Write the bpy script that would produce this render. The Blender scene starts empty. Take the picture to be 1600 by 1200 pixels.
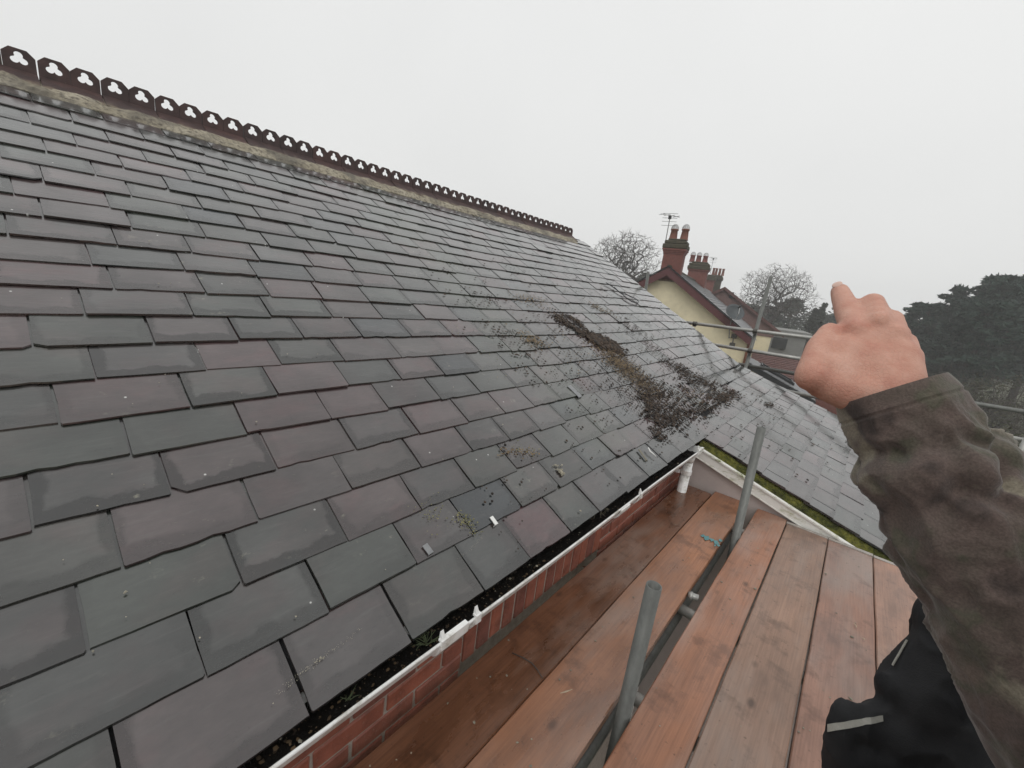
import bpy, bmesh, math, random
from mathutils import Vector, Matrix, noise

random.seed(7)
SC = bpy.context.scene
COL = SC.collection

# ------------------------------------------------------------------ camera, world, sun, exposure
# rows: world X (away from the roof), Y (along the eaves), Z (up) in camera axes
RM = Matrix(((0.75410193, -0.24520841, 0.60926441),
             (0.64594545, 0.10928078, -0.75552114),
             (0.11867924, 0.96329152, 0.2408001)))
FPX = 649.0
cam_d = bpy.data.cameras.new('camera')
cam_d.sensor_fit = 'HORIZONTAL'
cam_d.sensor_width = 36.0
cam_d.lens = 36.0 * FPX / 1600.0
cam_d.clip_start = 0.02
cam_d.clip_end = 1000
cam = bpy.data.objects.new('camera', cam_d)
COL.objects.link(cam)
cam.matrix_world = RM.to_4x4()
SC.camera = cam

SUN_EL, SUN_AZ = math.radians(52), math.radians(150)
world = bpy.data.worlds.new('World')
SC.world = world
world.use_nodes = True
wn = world.node_tree
wn.nodes.clear()
w_out = wn.nodes.new('ShaderNodeOutputWorld')
w_bg = wn.nodes.new('ShaderNodeBackground')
w_sky = wn.nodes.new('ShaderNodeTexSky')
w_sky.sky_type = 'NISHITA'
w_sky.sun_disc = False
w_sky.sun_elevation = SUN_EL
w_sky.sun_rotation = SUN_AZ
w_sky.dust_density = 6.0
w_sky.air_density = 2.0
w_hs = wn.nodes.new('ShaderNodeHueSaturation')
w_hs.inputs['Saturation'].default_value = 0.12
w_mix = wn.nodes.new('ShaderNodeMix')
w_mix.data_type = 'RGBA'
w_mix.inputs[0].default_value = 0.88
# thick cloud layer: even pale grey, a little uneven
w_tc = wn.nodes.new('ShaderNodeTexCoord')
w_no = wn.nodes.new('ShaderNodeTexNoise')
w_no.inputs['Scale'].default_value = 1.6
w_no.inputs['Detail'].default_value = 3.0
w_rp = wn.nodes.new('ShaderNodeValToRGB')
w_rp.color_ramp.elements[0].position = 0.3
w_rp.color_ramp.elements[0].color = (0.790, 0.796, 0.792, 1)
w_rp.color_ramp.elements[1].position = 0.7
w_rp.color_ramp.elements[1].color = (0.845, 0.850, 0.843, 1)
w_sc = wn.nodes.new('ShaderNodeVectorMath')
w_sc.operation = 'SCALE'
w_sc.inputs['Scale'].default_value = 10.3
wn.links.new(w_tc.outputs['Generated'], w_no.inputs['Vector'])
wn.links.new(w_no.outputs['Fac'], w_rp.inputs['Fac'])
w_sx = wn.nodes.new('ShaderNodeSeparateXYZ')
w_zr = wn.nodes.new('ShaderNodeMapRange')
w_zr.interpolation_type = 'SMOOTHSTEP'
w_zr.inputs['From Min'].default_value = 0.15
w_zr.inputs['From Max'].default_value = 1.0
w_zr.inputs['To Min'].default_value = 10.7
w_zr.inputs['To Max'].default_value = 12.0
wn.links.new(w_tc.outputs['Generated'], w_sx.inputs[0])
wn.links.new(w_sx.outputs['Z'], w_zr.inputs['Value'])
wn.links.new(w_zr.outputs['Result'], w_sc.inputs['Scale'])
wn.links.new(w_rp.outputs['Color'], w_sc.inputs[0])
wn.links.new(w_sky.outputs['Color'], w_hs.inputs['Color'])
wn.links.new(w_hs.outputs['Color'], w_mix.inputs[6])
wn.links.new(w_sc.outputs['Vector'], w_mix.inputs[7])
wn.links.new(w_mix.outputs[2], w_bg.inputs['Color'])
w_bg.inputs['Strength'].default_value = 0.10
wn.links.new(w_bg.outputs['Background'], w_out.inputs['Surface'])

sun_d = bpy.data.lights.new('sun', 'SUN')
sun_d.energy = 0.6
sun_d.angle = math.radians(25)
sun_d.color = (1.0, 0.97, 0.93)
sun = bpy.data.objects.new('sun', sun_d)
COL.objects.link(sun)
sdir = Vector((math.sin(SUN_AZ) * math.cos(SUN_EL), math.cos(SUN_AZ) * math.cos(SUN_EL), math.sin(SUN_EL)))
sun.rotation_euler = sdir.to_track_quat('Z', 'Y').to_euler()

SC.view_settings.view_transform = 'Standard'
SC.view_settings.look = 'None'
SC.view_settings.exposure = 0.0
SC.view_settings.gamma = 1.0
SC.view_settings.use_curve_mapping = False
SC.cycles.max_bounces = 8
SC.cycles.volume_bounces = 1
SC.cycles.use_denoising = True

# ------------------------------------------------------------------ helpers
def ray(px, py):
    return RM @ Vector(((px - 800) / FPX, (600 - py) / FPX, -1.0))

def on_plane(px, py, n, d):
    r = ray(px, py)
    return r * (d / Vector(n).dot(r))

def onX(px, py, x): return on_plane(px, py, (1, 0, 0), x)
def onY(px, py, y): return on_plane(px, py, (0, 1, 0), y)
def onZ(px, py, z): return on_plane(px, py, (0, 0, 1), z)
def at(px, py, k): return ray(px, py) * k

def project(p):
    v = RM.transposed() @ Vector(p)
    if v.z > -0.05:
        return None
    return 800 - FPX * v.x / v.z, 600 + FPX * v.y / v.z, -v.z

def empty(name, loc=(0, 0, 0)):
    o = bpy.data.objects.new(name, None)
    o.location = loc
    COL.objects.link(o)
    return o

def link(o, parent=None):
    COL.objects.link(o)
    if parent is not None:
        o.parent = parent
        o.matrix_parent_inverse = Matrix.Translation(-world_loc(parent))
    return o

def world_loc(o):
    p = Vector(o.location)
    return p

def tag(o, label=None, cat=None, group=None, kind=None):
    if label: o['label'] = label
    if cat: o['category'] = cat
    if group: o['group'] = group
    if kind: o['kind'] = kind
    return o

def mesh_obj(name, bm, mat, parent=None, smooth=False):
    """bm is in world coordinates; links it as one object"""
    me = bpy.data.meshes.new(name)
    bm.normal_update()
    bm.to_mesh(me)
    bm.free()
    if smooth:
        for p in me.polygons: p.use_smooth = True
    for m in (mat if isinstance(mat, (list, tuple)) else [mat]):
        me.materials.append(m)
    return link(bpy.data.objects.new(name, me), parent)

def pydata(name, vs, fs, mat, parent=None, smooth=False):
    me = bpy.data.meshes.new(name)
    me.from_pydata([tuple(v) for v in vs], [], fs)
    me.materials.append(mat)
    if smooth:
        for p in me.polygons: p.use_smooth = True
    me.update()
    return link(bpy.data.objects.new(name, me), parent)

def add_box(bm, lo, hi, M=None, bevel=0.0):
    lo, hi = Vector(lo), Vector(hi)
    vs = []
    for z in (lo.z, hi.z):
        for y in (lo.y, hi.y):
            for x in (lo.x, hi.x):
                v = Vector((x, y, z))
                vs.append(bm.verts.new(M @ v if M else v))
    fs = [(0, 2, 3, 1), (4, 5, 7, 6), (0, 1, 5, 4), (2, 6, 7, 3), (0, 4, 6, 2), (1, 3, 7, 5)]
    faces = [bm.faces.new([vs[i] for i in f]) for f in fs]
    if bevel > 0:
        es = set()
        for f in faces: es.update(f.edges)
        bmesh.ops.bevel(bm, geom=list(es), offset=bevel, segments=1, affect='EDGES', profile=0.5)

def basis(d):
    d = Vector(d).normalized()
    a = Vector((0, 0, 1)) if abs(d.z) < 0.9 else Vector((1, 0, 0))
    x = d.cross(a).normalized()
    return x, d.cross(x).normalized()

def add_tube(bm, p0, p1, r0, r1=None, n=12, caps=True):
    p0, p1 = Vector(p0), Vector(p1)
    r1 = r0 if r1 is None else r1
    x, y = basis(p1 - p0)
    a = [bm.verts.new(p0 + (x * math.cos(t) + y * math.sin(t)) * r0) for t in [2 * math.pi * i / n for i in range(n)]]
    b = [bm.verts.new(p1 + (x * math.cos(t) + y * math.sin(t)) * r1) for t in [2 * math.pi * i / n for i in range(n)]]
    for i in range(n):
        bm.faces.new((a[i], a[(i + 1) % n], b[(i + 1) % n], b[i]))
    if caps:
        bm.faces.new(list(reversed(a))); bm.faces.new(b)

def add_pipe(bm, p0, p1, r, t=0.004, n=20):
    """hollow tube, open at both ends"""
    p0, p1 = Vector(p0), Vector(p1)
    x, y = basis(p1 - p0)
    rings = []
    for p, rr in ((p0, r), (p1, r), (p1, r - t), (p0, r - t)):
        rings.append([bm.verts.new(p + (x * math.cos(a) + y * math.sin(a)) * rr) for a in [2 * math.pi * i / n for i in range(n)]])
    for k in range(4):
        A, B = rings[k], rings[(k + 1) % 4]
        for i in range(n):
            bm.faces.new((A[i], A[(i + 1) % n], B[(i + 1) % n], B[i]))

def add_path(bm, pts, r, n=8):
    """tube through points; r number or list"""
    pts = [Vector(p) for p in pts]
    rs = r if isinstance(r, (list, tuple)) else [r] * len(pts)
    prev = None
    x = None
    for i, p in enumerate(pts):
        d = (pts[min(i + 1, len(pts) - 1)] - pts[max(i - 1, 0)]).normalized()
        if x is None: x, _ = basis(d)
        x = (x - d * x.dot(d)).normalized()
        y = d.cross(x)
        ring = [bm.verts.new(p + (x * math.cos(a) + y * math.sin(a)) * rs[i]) for a in [2 * math.pi * k / n for k in range(n)]]
        if prev:
            for k in range(n):
                bm.faces.new((prev[k], prev[(k + 1) % n], ring[(k + 1) % n], ring[k]))
        else:
            bm.faces.new(list(reversed(ring)))
        prev = ring
    bm.faces.new(prev)

def add_prism(bm, poly, vec):
    """closed polygon of 3D points pushed along vec"""
    vec = Vector(vec)
    a = [bm.verts.new(Vector(p)) for p in poly]
    b = [bm.verts.new(Vector(p) + vec) for p in poly]
    n = len(poly)
    f1 = bm.faces.new(a); bm.faces.new(list(reversed(b)))
    for i in range(n):
        bm.faces.new((a[i], b[i], b[(i + 1) % n], a[(i + 1) % n]))

def fix_normals(bm):
    bmesh.ops.recalc_face_normals(bm, faces=bm.faces[:])

# ------------------------------------------------------------------ materials
class NT:
    def __init__(self, name):
        self.m = bpy.data.materials.new(name)
        self.m.use_nodes = True
        self.t = self.m.node_tree
        self.b = self.t.nodes['Principled BSDF']
    def n(self, typ, props=None, **ins):
        nd = self.t.nodes.new('ShaderNode' + typ)
        for k, v in (props or {}).items(): setattr(nd, k, v)
        for k, v in ins.items():
            self.set(nd, k, v)
        return nd
    def set(self, nd, k, v):
        s = nd.inputs[int(k[1:])] if (k[0] == '_' and k[1:].isdigit()) else nd.inputs[k.replace('_', ' ')]
        if hasattr(v, 'is_output') or isinstance(v, bpy.types.NodeSocket):
            self.t.links.new(v, s)
        else:
            s.default_value = v
    def noise(self, vec, scale, detail=4.0, rough=0.55, w=None):
        nd = self.n('TexNoise', {'noise_dimensions': '4D' if w is not None else '3D'}, Scale=scale, Detail=detail, Roughness=rough)
        if vec is not None: self.t.links.new(vec, nd.inputs['Vector'])
        if w is not None: self.set(nd, 'W', w)
        return nd.outputs['Fac']
    def map(self, vec, scale):
        return self.n('Mapping', None, Vector=vec, Scale=scale).outputs[0]
    def ramp(self, fac, stops, interp='LINEAR'):
        nd = self.n('ValToRGB', None, Fac=fac)
        cr = nd.color_ramp
        cr.interpolation = interp
        while len(cr.elements) < len(stops): cr.elements.new(0.5)
        for e, (p, c) in zip(cr.elements, stops):
            e.position = p
            e.color = (c, c, c, 1) if isinstance(c, (int, float)) else (*c, 1)
        return nd.outputs['Color']
    def mix(self, fac, a, b, mode='MIX'):
        nd = self.n('Mix', {'data_type': 'RGBA', 'blend_type': mode})
        self.set(nd, '_0', fac)
        for k, v in (('_6', a), ('_7', b)):
            if isinstance(v, (tuple, list)) and len(v) == 3: v = (*v, 1)
            self.set(nd, k, v)
        return nd.outputs[2]
    def math(self, op, a, b=0.0, clamp=False):
        nd = self.n('Math', {'operation': op, 'use_clamp': clamp})
        self.set(nd, '_0', a); self.set(nd, '_1', b)
        return nd.outputs[0]
    def bump(self, h, strength=0.4, dist=0.01, normal=None):
        nd = self.n('Bump', None, Height=h, Strength=strength, Distance=dist)
        if normal is not None: self.t.links.new(normal, nd.inputs['Normal'])
        self.t.links.new(nd.outputs[0], self.b.inputs['Normal'])
        return nd.outputs[0]
    def done(self, color=None, rough=None, spec=None, metal=None):
        for k, v in (('Base Color', color), ('Roughness', rough), ('Specular IOR Level', spec), ('Metallic', metal)):
            if v is None: continue
            if isinstance(v, (tuple, list)) and len(v) == 3: v = (*v, 1)
            self.set(self.b, k, v)
        return self.m
    def co(self, which='Object'):
        return self.n('TexCoord').outputs[which]

def simple(name, col, rough=0.6, var=0.25, scale=8.0, bump=0.15, dist=0.004, spec=0.4, metal=0.0, stretch=(1, 1, 1)):
    t = NT(name)
    v = t.map(t.co(), stretch)
    f = t.noise(v, scale, 5)
    f2 = t.noise(v, scale * 4.3, 4)
    c = t.ramp(f, [(0.25, tuple(x * (1 - var) for x in col)), (0.75, tuple(min(1, x * (1 + var)) for x in col))])
    c = t.mix(0.35, c, t.ramp(f2, [(0.3, tuple(x * (1 - var) for x in col)), (0.7, tuple(min(1, x * (1 + var)) for x in col))]))
    if bump: t.bump(f2, bump, dist)
    return t.done(c, rough, spec, metal)

def slate_material():
    t = NT('riven_slate')
    loc = t.n('UVMap', {'uv_map': 'loc'}).outputs[0]
    pos = t.n('UVMap', {'uv_map': 'pos'}).outputs[0]
    rnd = t.n('Attribute', {'attribute_name': 'rnd'}).outputs['Fac']
    rw = t.math('MULTIPLY', rnd, 37.0)
    tone = t.ramp(rnd, [(0.0, (0.028, 0.0295, 0.0275)), (0.22, (0.041, 0.0405, 0.036)), (0.36, (0.030, 0.035, 0.029)),
                        (0.50, (0.050, 0.034, 0.0335)), (0.66, (0.040, 0.039, 0.037)), (0.8, (0.062, 0.036, 0.037)),
                        (0.93, (0.029, 0.034, 0.032)), (0.97, (0.028, 0.031, 0.031)), (1.0, (0.010, 0.014, 0.017))])
    big = t.noise(t.map(pos, (3, 4, 1)), 1.0, 3, w=rw)
    fine = t.noise(t.map(pos, (26, 60, 1)), 1.0, 7, 0.65, w=rw)
    streak = t.noise(t.map(pos, (7, 70, 1)), 1.0, 5, 0.6, w=rw)
    c = t.mix(1.0, tone, t.ramp(big, [(0.28, 0.62), (0.5, 1.0), (0.72, 1.40)]), 'MULTIPLY')
    c = t.mix(1.0, c, t.ramp(fine, [(0.3, 0.82), (0.7, 1.2)]), 'MULTIPLY')
    c = t.mix(t.ramp(streak, [(0.55, 0.0), (0.75, 0.35)]), c, (0.085, 0.082, 0.078))
    # patches where another stone colour shows
    pur = t.noise(t.map(pos, (5, 7, 1)), 1.0, 3, w=t.math('ADD', rw, 9.0))
    c = t.mix(t.ramp(pur, [(0.5, 0.0), (0.62, 0.55)]), c, t.mix(1.0, c, (1.36, 0.96, 1.0), 'MULTIPLY'))
    # water held along tails and side joints
    sx = t.n('SeparateXYZ', None, Vector=loc)
    edge = t.math('ABSOLUTE', t.math('SUBTRACT', sx.outputs[0], 0.5))
    wob = t.noise(t.map(pos, (9, 9, 1)), 1.0, 4, w=rw)
    wy = t.math('ADD', sx.outputs[1], t.math('MULTIPLY', t.math('SUBTRACT', wob, 0.5), 0.7))
    damp_tail = t.ramp(wy, [(0.2, 1.0), (0.27, 0.0)])
    we = t.math('ADD', edge, t.math('MULTIPLY', t.math('SUBTRACT', wob, 0.5), 0.3))
    damp_side = t.ramp(we, [(0.40, 0.0), (0.44, 1.0)])
    hw = t.ramp(t.noise(pos, 0.6, 2, w=rw), [(0.38, 0.15), (0.58, 1.0)])
    damp = t.mix(1.0, t.mix(1.0, damp_tail, damp_side, 'LIGHTEN'), hw, 'MULTIPLY')
    c = t.mix(damp, c, t.mix(1.0, c, (0.42, 0.43, 0.43), 'MULTIPLY'))
    # lichen, droppings
    li = t.noise(t.map(pos, (15, 22, 1)), 1.0, 8, 0.7, w=rw)
    lm = t.mix(1.0, t.ramp(li, [(0.60, 0.0), (0.68, 0.8)]), t.ramp(t.noise(pos, 1.3, 2, w=3.3), [(0.52, 0.0), (0.62, 1.0)]), 'MULTIPLY')
    c = t.mix(lm, c, (0.20, 0.19, 0.145))
    vo = t.n('TexVoronoi', {'feature': 'F1'}, Vector=pos, Scale=26.0, Randomness=1.0)
    spot = t.mix(1.0, t.ramp(vo.outputs['Distance'], [(0.06, 1.0), (0.10, 0.0)]),
                 t.ramp(t.n('SeparateColor', None, Color=vo.outputs['Color']).outputs[0], [(0.93, 0.0), (0.95, 1.0)]), 'MULTIPLY')
    c = t.mix(spot, c, (0.5, 0.5, 0.48))
    # green run below the old moss, streak down the slope
    sp = t.n('SeparateXYZ', None, Vector=pos)
    gm = t.math('SUBTRACT', sp.outputs[0], 2.22)
    gm = t.ramp(t.math('ABSOLUTE', gm), [(0.1, 0.45), (0.34, 0.0)])
    gm = t.mix(1.0, gm, t.ramp(sp.outputs[1], [(0.18, 0.0), (0.24, 1.0)]), 'MULTIPLY')
    c = t.mix(t.mix(1.0, gm, t.ramp(wob, [(0.3, 0.2), (0.7, 1.0)]), 'MULTIPLY'), c, (0.058, 0.072, 0.045))
    r = t.mix(damp, t.ramp(fine, [(0.3, 0.27), (0.7, 0.42)]), t.ramp(fine, [(0.3, 0.20), (0.7, 0.30)]))
    hgt = t.mix(0.35, fine, streak)
    # thin flakes split off in steps
    flk = t.noise(t.map(pos, (8, 24, 1)), 1.0, 4, 0.55, w=t.math('ADD', rw, 5.0))
    steps = t.ramp(flk, [(0.0, 0.0), (0.36, 0.25), (0.44, 0.5), (0.56, 0.75), (0.66, 1.0)], 'CONSTANT')
    edge_ = t.ramp(flk, [(0.655, 0.0), (0.66, 1.0), (0.668, 0.0)])
    c = t.mix(t.mix(1.0, edge_, (0.6, 0.6, 0.6), 'MULTIPLY'), c, t.mix(1.0, c, (0.35, 0.35, 0.35), 'MULTIPLY'))
    n1 = t.bump(hgt, 0.35, 0.005)
    n2 = t.bump(steps, 0.5, 0.0025, n1)
    cn = t.n('Bump', None, Height=t.mix(0.5, steps, hgt), Strength=0.07, Distance=0.003).outputs[0]
    t.set(t.b, 'Coat Normal', cn)
    t.set(t.b, 'Coat Weight', t.mix(damp, t.ramp(big, [(0.3, 0.82), (0.7, 1.0)]), (0.70, 0.70, 0.70)))
    t.b.inputs['Coat IOR'].default_value = 1.86
    t.set(t.b, 'Coat Roughness', t.mix(damp, (0.11, 0.11, 0.11), (0.06, 0.06, 0.06)))
    return t.done(c, r, 0.2)

def wood_material(name, a, b, wet=0.5, seed=0.0):
    t = NT(name)
    v = t.n('Mapping', None, Vector=t.co(), Location=(seed * 3.1, seed * 7.7, 0)).outputs[0]
    gr = t.noise(t.map(v, (95, 2.2, 60)), 1.0, 8, 0.68)
    gr2 = t.noise(t.map(v, (160, 5, 100)), 1.0, 4, 0.6)
    st = t.noise(t.map(v, (4.5, 1.9, 4)), 1.0, 6, 0.62)
    c = t.ramp(gr, [(0.3, b), (0.7, a)])
    c = t.mix(0.5, t.mix(0.45, c, tuple((x + y) / 2 for x, y in zip(a, b))), t.ramp(gr2, [(0.3, tuple(x * 0.7 for x in b)), (0.7, a)]))
    c = t.mix(1.0, c, t.ramp(st, [(0.28, 0.55), (0.48, 0.98), (0.74, 1.30)]), 'MULTIPLY')
    grey = t.noise(t.map(v, (3, 0.9, 2)), 1.0, 4, 0.6)
    c = t.mix(t.ramp(grey, [(0.52, 0.0), (0.68, 0.5)]), c, (0.29, 0.245, 0.215))
    spk = t.noise(v, 55.0, 3, 0.6)
    c = t.mix(t.ramp(spk, [(0.66, 0.0), (0.72, 0.6)]), c, tuple(x * 0.35 for x in b))
    vo = t.n('TexVoronoi', None, Vector=t.map(v, (9, 5, 9)), Scale=1.0)
    knot = t.mix(1.0, t.ramp(vo.outputs['Distance'], [(0.06, 1.0), (0.16, 0.0)]),
                 t.ramp(t.n('SeparateColor', None, Color=vo.outputs['Color']).outputs[1], [(0.72, 0.0), (0.76, 1.0)]), 'MULTIPLY')
    c = t.mix(t.mix(1.0, knot, (0.8, 0.8, 0.8), 'MULTIPLY'), c, tuple(x * 0.3 for x in b))
    dirt = t.noise(v, 7.0, 8, 0.7)
    c = t.mix(t.ramp(dirt, [(0.54, 0.0), (0.66, 0.55)]), c, tuple(x * 0.42 for x in b))
    fleck = t.noise(v, 90.0, 4, 0.7)
    c = t.mix(t.ramp(fleck, [(0.70, 0.0), (0.76, 0.5)]), c, (0.42, 0.36, 0.30))
    wetm = t.noise(t.map(v, (5, 1.3, 5)), 1.0, 5, 0.6)
    t.set(t.b, 'Coat Weight', t.ramp(wetm, [(0.40, 0.75 * wet), (0.58, 0.12 * wet)]))
    t.b.inputs['Coat Roughness'].default_value = 0.16
    wt = t.ramp(st, [(0.35, 0.16 + 0.3 * (1 - wet)), (0.65, 0.62)])
    t.bump(t.mix(0.5, gr, gr2), 0.35, 0.003)
    return t.done(c, wt, 0.5)

M = {}
M['slate'] = slate_material()
M['deck'] = simple('roofing_felt', (0.012, 0.012, 0.013), 0.9)
t = NT('dark_ridge_clay')
v = t.n('TexCoord').outputs['Object']
oi = t.n('ObjectInfo').outputs['Random']
f = t.noise(v, 14, 5, w=t.math('MULTIPLY', oi, 50.0)); f2 = t.noise(v, 60, 6, 0.65, w=t.math('MULTIPLY', oi, 50.0))
c = t.mix(oi, (0.060, 0.029, 0.026), (0.042, 0.025, 0.024))
c = t.mix(1.0, c, t.ramp(f, [(0.3, 0.6), (0.7, 1.4)]), 'MULTIPLY')
zz = t.n('SeparateXYZ', None, Vector=v).outputs[2]
lz = t.math('ADD', t.math('MULTIPLY', zz, -14.0), t.math('MULTIPLY', t.math('SUBTRACT', f, 0.5), 1.6))
c = t.mix(t.mix(1.0, t.ramp(lz, [(0.62, 0.0), (1.35, 0.75)]), t.ramp(f2, [(0.35, 0.25), (0.62, 1.0)]), 'MULTIPLY'), c, (0.24, 0.20, 0.13))
c = t.mix(t.ramp(f2, [(0.68, 0.0), (0.74, 0.6)]), c, (0.25, 0.24, 0.20))
t.bump(f2, 0.5, 0.006)
M['ridge'] = t.done(c, 0.6)
t = NT('mortar_bed')
v = t.co()
f = t.noise(v, 7, 6, 0.65)
c = t.ramp(f, [(0.25, (0.17, 0.145, 0.10)), (0.5, (0.32, 0.285, 0.215)), (0.72, (0.44, 0.40, 0.315))])
f2 = t.noise(v, 40, 5)
c = t.mix(t.ramp(f2, [(0.48, 0.0), (0.66, 0.8)]), c, (0.085, 0.072, 0.055))
f3 = t.noise(v, 2.3, 5, 0.7)
c = t.mix(t.ramp(f3, [(0.5, 0.0), (0.64, 0.75)]), c, (0.10, 0.09, 0.075))
t.bump(f2, 0.8, 0.02)
M['mortar_bed'] = t.done(c, 0.85)

def brick_material(name, ca, cb, joint=False):
    t = NT(name)
    v = t.co()
    oi = t.n('ObjectInfo').outputs['Random']
    f = t.noise(v, 16, 6, 0.65)
    f2 = t.noise(v, 110, 4)
    c = t.mix(oi, ca, cb)
    c = t.mix(1.0, c, t.ramp(f, [(0.28, 0.55), (0.5, 1.0), (0.75, 1.3)]), 'MULTIPLY')
    c = t.mix(t.ramp(f2, [(0.6, 0.0), (0.72, 0.5)]), c, (0.30, 0.22, 0.18))
    t.bump(t.mix(0.5, f, f2), 0.4, 0.004)
    return t.done(c, 0.5, 0.45)
M['brick'] = brick_material('red_brick', (0.31, 0.098, 0.060), (0.18, 0.064, 0.047))
M['mortar'] = simple('lime_mortar', (0.34, 0.29, 0.25), 0.85, 0.35, 30, 0.5, 0.004)
M['far_brick'] = simple('weathered_red_brick', (0.165, 0.058, 0.046), 0.7, 0.35, 9, 0.3, 0.01)
M['far_brick_dark'] = simple('sooty_mossy_brick', (0.062, 0.055, 0.036), 0.85, 0.5, 9, 0.3, 0.01)
t = NT('white_upvc')
v = t.co()
c = t.ramp(t.noise(v, 14, 8, 0.72), [(0.32, (0.30, 0.29, 0.25)), (0.44, (0.62, 0.61, 0.58)), (0.52, (0.76, 0.76, 0.75)), (0.75, (0.79, 0.79, 0.78))])
M['upvc'] = t.done(c, 0.32, 0.5)
t = NT('dirty_white_verge')
v = t.co()
f = t.noise(t.map(v, (3, 3, 9)), 3.0, 7, 0.7)
c = t.ramp(f, [(0.50, (0.74, 0.73, 0.69)), (0.62, (0.5, 0.5, 0.40)), (0.68, (0.14, 0.16, 0.06)), (0.78, (0.05, 0.05, 0.04))])
M['verge'] = t.done(c, 0.45)
M['render_pink'] = simple('pinkish_grey_render', (0.43, 0.37, 0.35), 0.8, 0.10, 5, 0.2, 0.003)
t = NT('moss')
v = t.co()
f = t.noise(v, 9, 6, 0.7); f2 = t.noise(v, 60, 5)
c = t.ramp(f, [(0.3, (0.012, 0.012, 0.008)), (0.46, (0.07, 0.075, 0.018)), (0.60, (0.165, 0.16, 0.035)), (0.78, (0.03, 0.03, 0.016))])
c = t.mix(t.ramp(f2, [(0.5, 0), (0.7, 0.6)]), c, (0.02, 0.022, 0.01))
t.bump(f2, 1.0, 0.03)
M['moss'] = t.done(c, 0.95, 0.2)
M['black'] = simple('wet_black_silt', (0.006, 0.0052, 0.0045), 0.95, 0.6, 40, 0.8, 0.01, 0.08)
M['tube'] = simple('galvanised_tube', (0.145, 0.15, 0.14), 0.5, 0.35, 22, 0.25, 0.002, 0.5, 0.25, (1, 1, 0.35))
M['tube_light'] = simple('bright_galvanised_tube', (0.36, 0.36, 0.34), 0.42, 0.25, 12, 0.2, 0.002, 0.5, 0.45)
M['tube_dark'] = simple('dark_rusty_tube', (0.085, 0.078, 0.072), 0.5, 0.4, 20, 0.3, 0.002, 0.5, 0.4)
M['coupler'] = simple('coupler_steel', (0.10, 0.095, 0.085), 0.5, 0.4, 60, 0.4, 0.002, 0.5, 0.5)
M['band'] = simple('board_end_band', (0.36, 0.33, 0.30), 0.5, 0.3, 30, 0.3, 0.002, 0.5, 0.3)
M['lead'] = simple('lead_clip', (0.22, 0.225, 0.23), 0.5, 0.2, 40, 0.3)
M['white'] = simple('white_clip', (0.72, 0.72, 0.70), 0.5, 0.1, 40, 0.2)
M['yellow'] = simple('yellow_render', (0.72, 0.645, 0.455), 0.85, 0.16, 1.1, 0.2, 0.01)
M['maroon'] = simple('maroon_bargeboard', (0.105, 0.034, 0.036), 0.5, 0.25, 5, 0.1)
M['far_slate'] = simple('far_slate', (0.125, 0.128, 0.135), 0.36, 0.35, 7, 0.5, 0.02, 0.6, 0, (1, 1, 1))
M['clay'] = simple('clay_pot', (0.17, 0.066, 0.045), 0.7, 0.3, 9, 0.2)
M['clay_red'] = simple('red_clay_pot', (0.17, 0.055, 0.046), 0.7, 0.3, 9, 0.2)
M['wire'] = simple('galvanised_wire', (0.48, 0.48, 0.48), 0.45, 0.2, 9, 0.1, 0.004, 0.5, 0.3)
M['aerial'] = simple('aerial_alloy', (0.20, 0.20, 0.20), 0.45, 0.2, 9, 0.1, 0.004, 0.5, 0.3)
M['dish'] = simple('dish_grey', (0.075, 0.085, 0.09), 0.5, 0.15, 4, 0.05)
M['brown_hung'] = simple('brown_hung_tiles', (0.17, 0.105, 0.095), 0.8, 0.25, 5, 0.3, 0.01)
M['red_tile'] = simple('dark_red_roof_tiles', (0.115, 0.056, 0.050), 0.7, 0.4, 4, 0.5, 0.02)
M['dark_trim'] = simple('black_gutter', (0.02, 0.021, 0.023), 0.4, 0.2, 6, 0.1)
M['grey_wall'] = simple('grey_cladding', (0.22, 0.22, 0.21), 0.8, 0.2, 2, 0.1)
M['glass'] = simple('window_glass', (0.03, 0.035, 0.04), 0.1, 0.1, 4, 0)
M['bark'] = simple('grey_bark', (0.060, 0.052, 0.046), 0.9, 0.3, 5, 0.3, 0.02)
M['rust'] = simple('rusty_downpipe', (0.16, 0.060, 0.030), 0.7, 0.3, 7, 0.2)

def leaf_mat(name, a, b):
    t = NT(name)
    g = t.n('NewGeometry').outputs['Random Per Island']
    f = t.noise(t.co(), 0.35, 3)
    c = t.mix(g, a, b)
    c = t.mix(1.0, c, t.ramp(f, [(0.3, 0.75), (0.7, 1.25)]), 'MULTIPLY')
    return t.done(c, 0.7, 0.3)
M['pine'] = leaf_mat('pine_needles', (0.010, 0.027, 0.020), (0.030, 0.056, 0.040))
M['cypress'] = leaf_mat('cypress_foliage', (0.022, 0.032, 0.020), (0.045, 0.055, 0.034))
M['scrub'] = leaf_mat('winter_scrub', (0.060, 0.052, 0.030), (0.040, 0.048, 0.022))
M['debris_dark'] = leaf_mat('dead_moss', (0.012, 0.009, 0.007), (0.068, 0.045, 0.030))
M['debris_tan'] = leaf_mat('dry_moss_litter', (0.095, 0.066, 0.038), (0.22, 0.16, 0.09))
M['gutter_brown'] = leaf_mat('rotting_leaf_scraps', (0.020, 0.014, 0.009), (0.085, 0.055, 0.028))
M['debris_grey'] = leaf_mat('crumbled_mortar', (0.16, 0.15, 0.12), (0.34, 0.31, 0.24))

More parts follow.
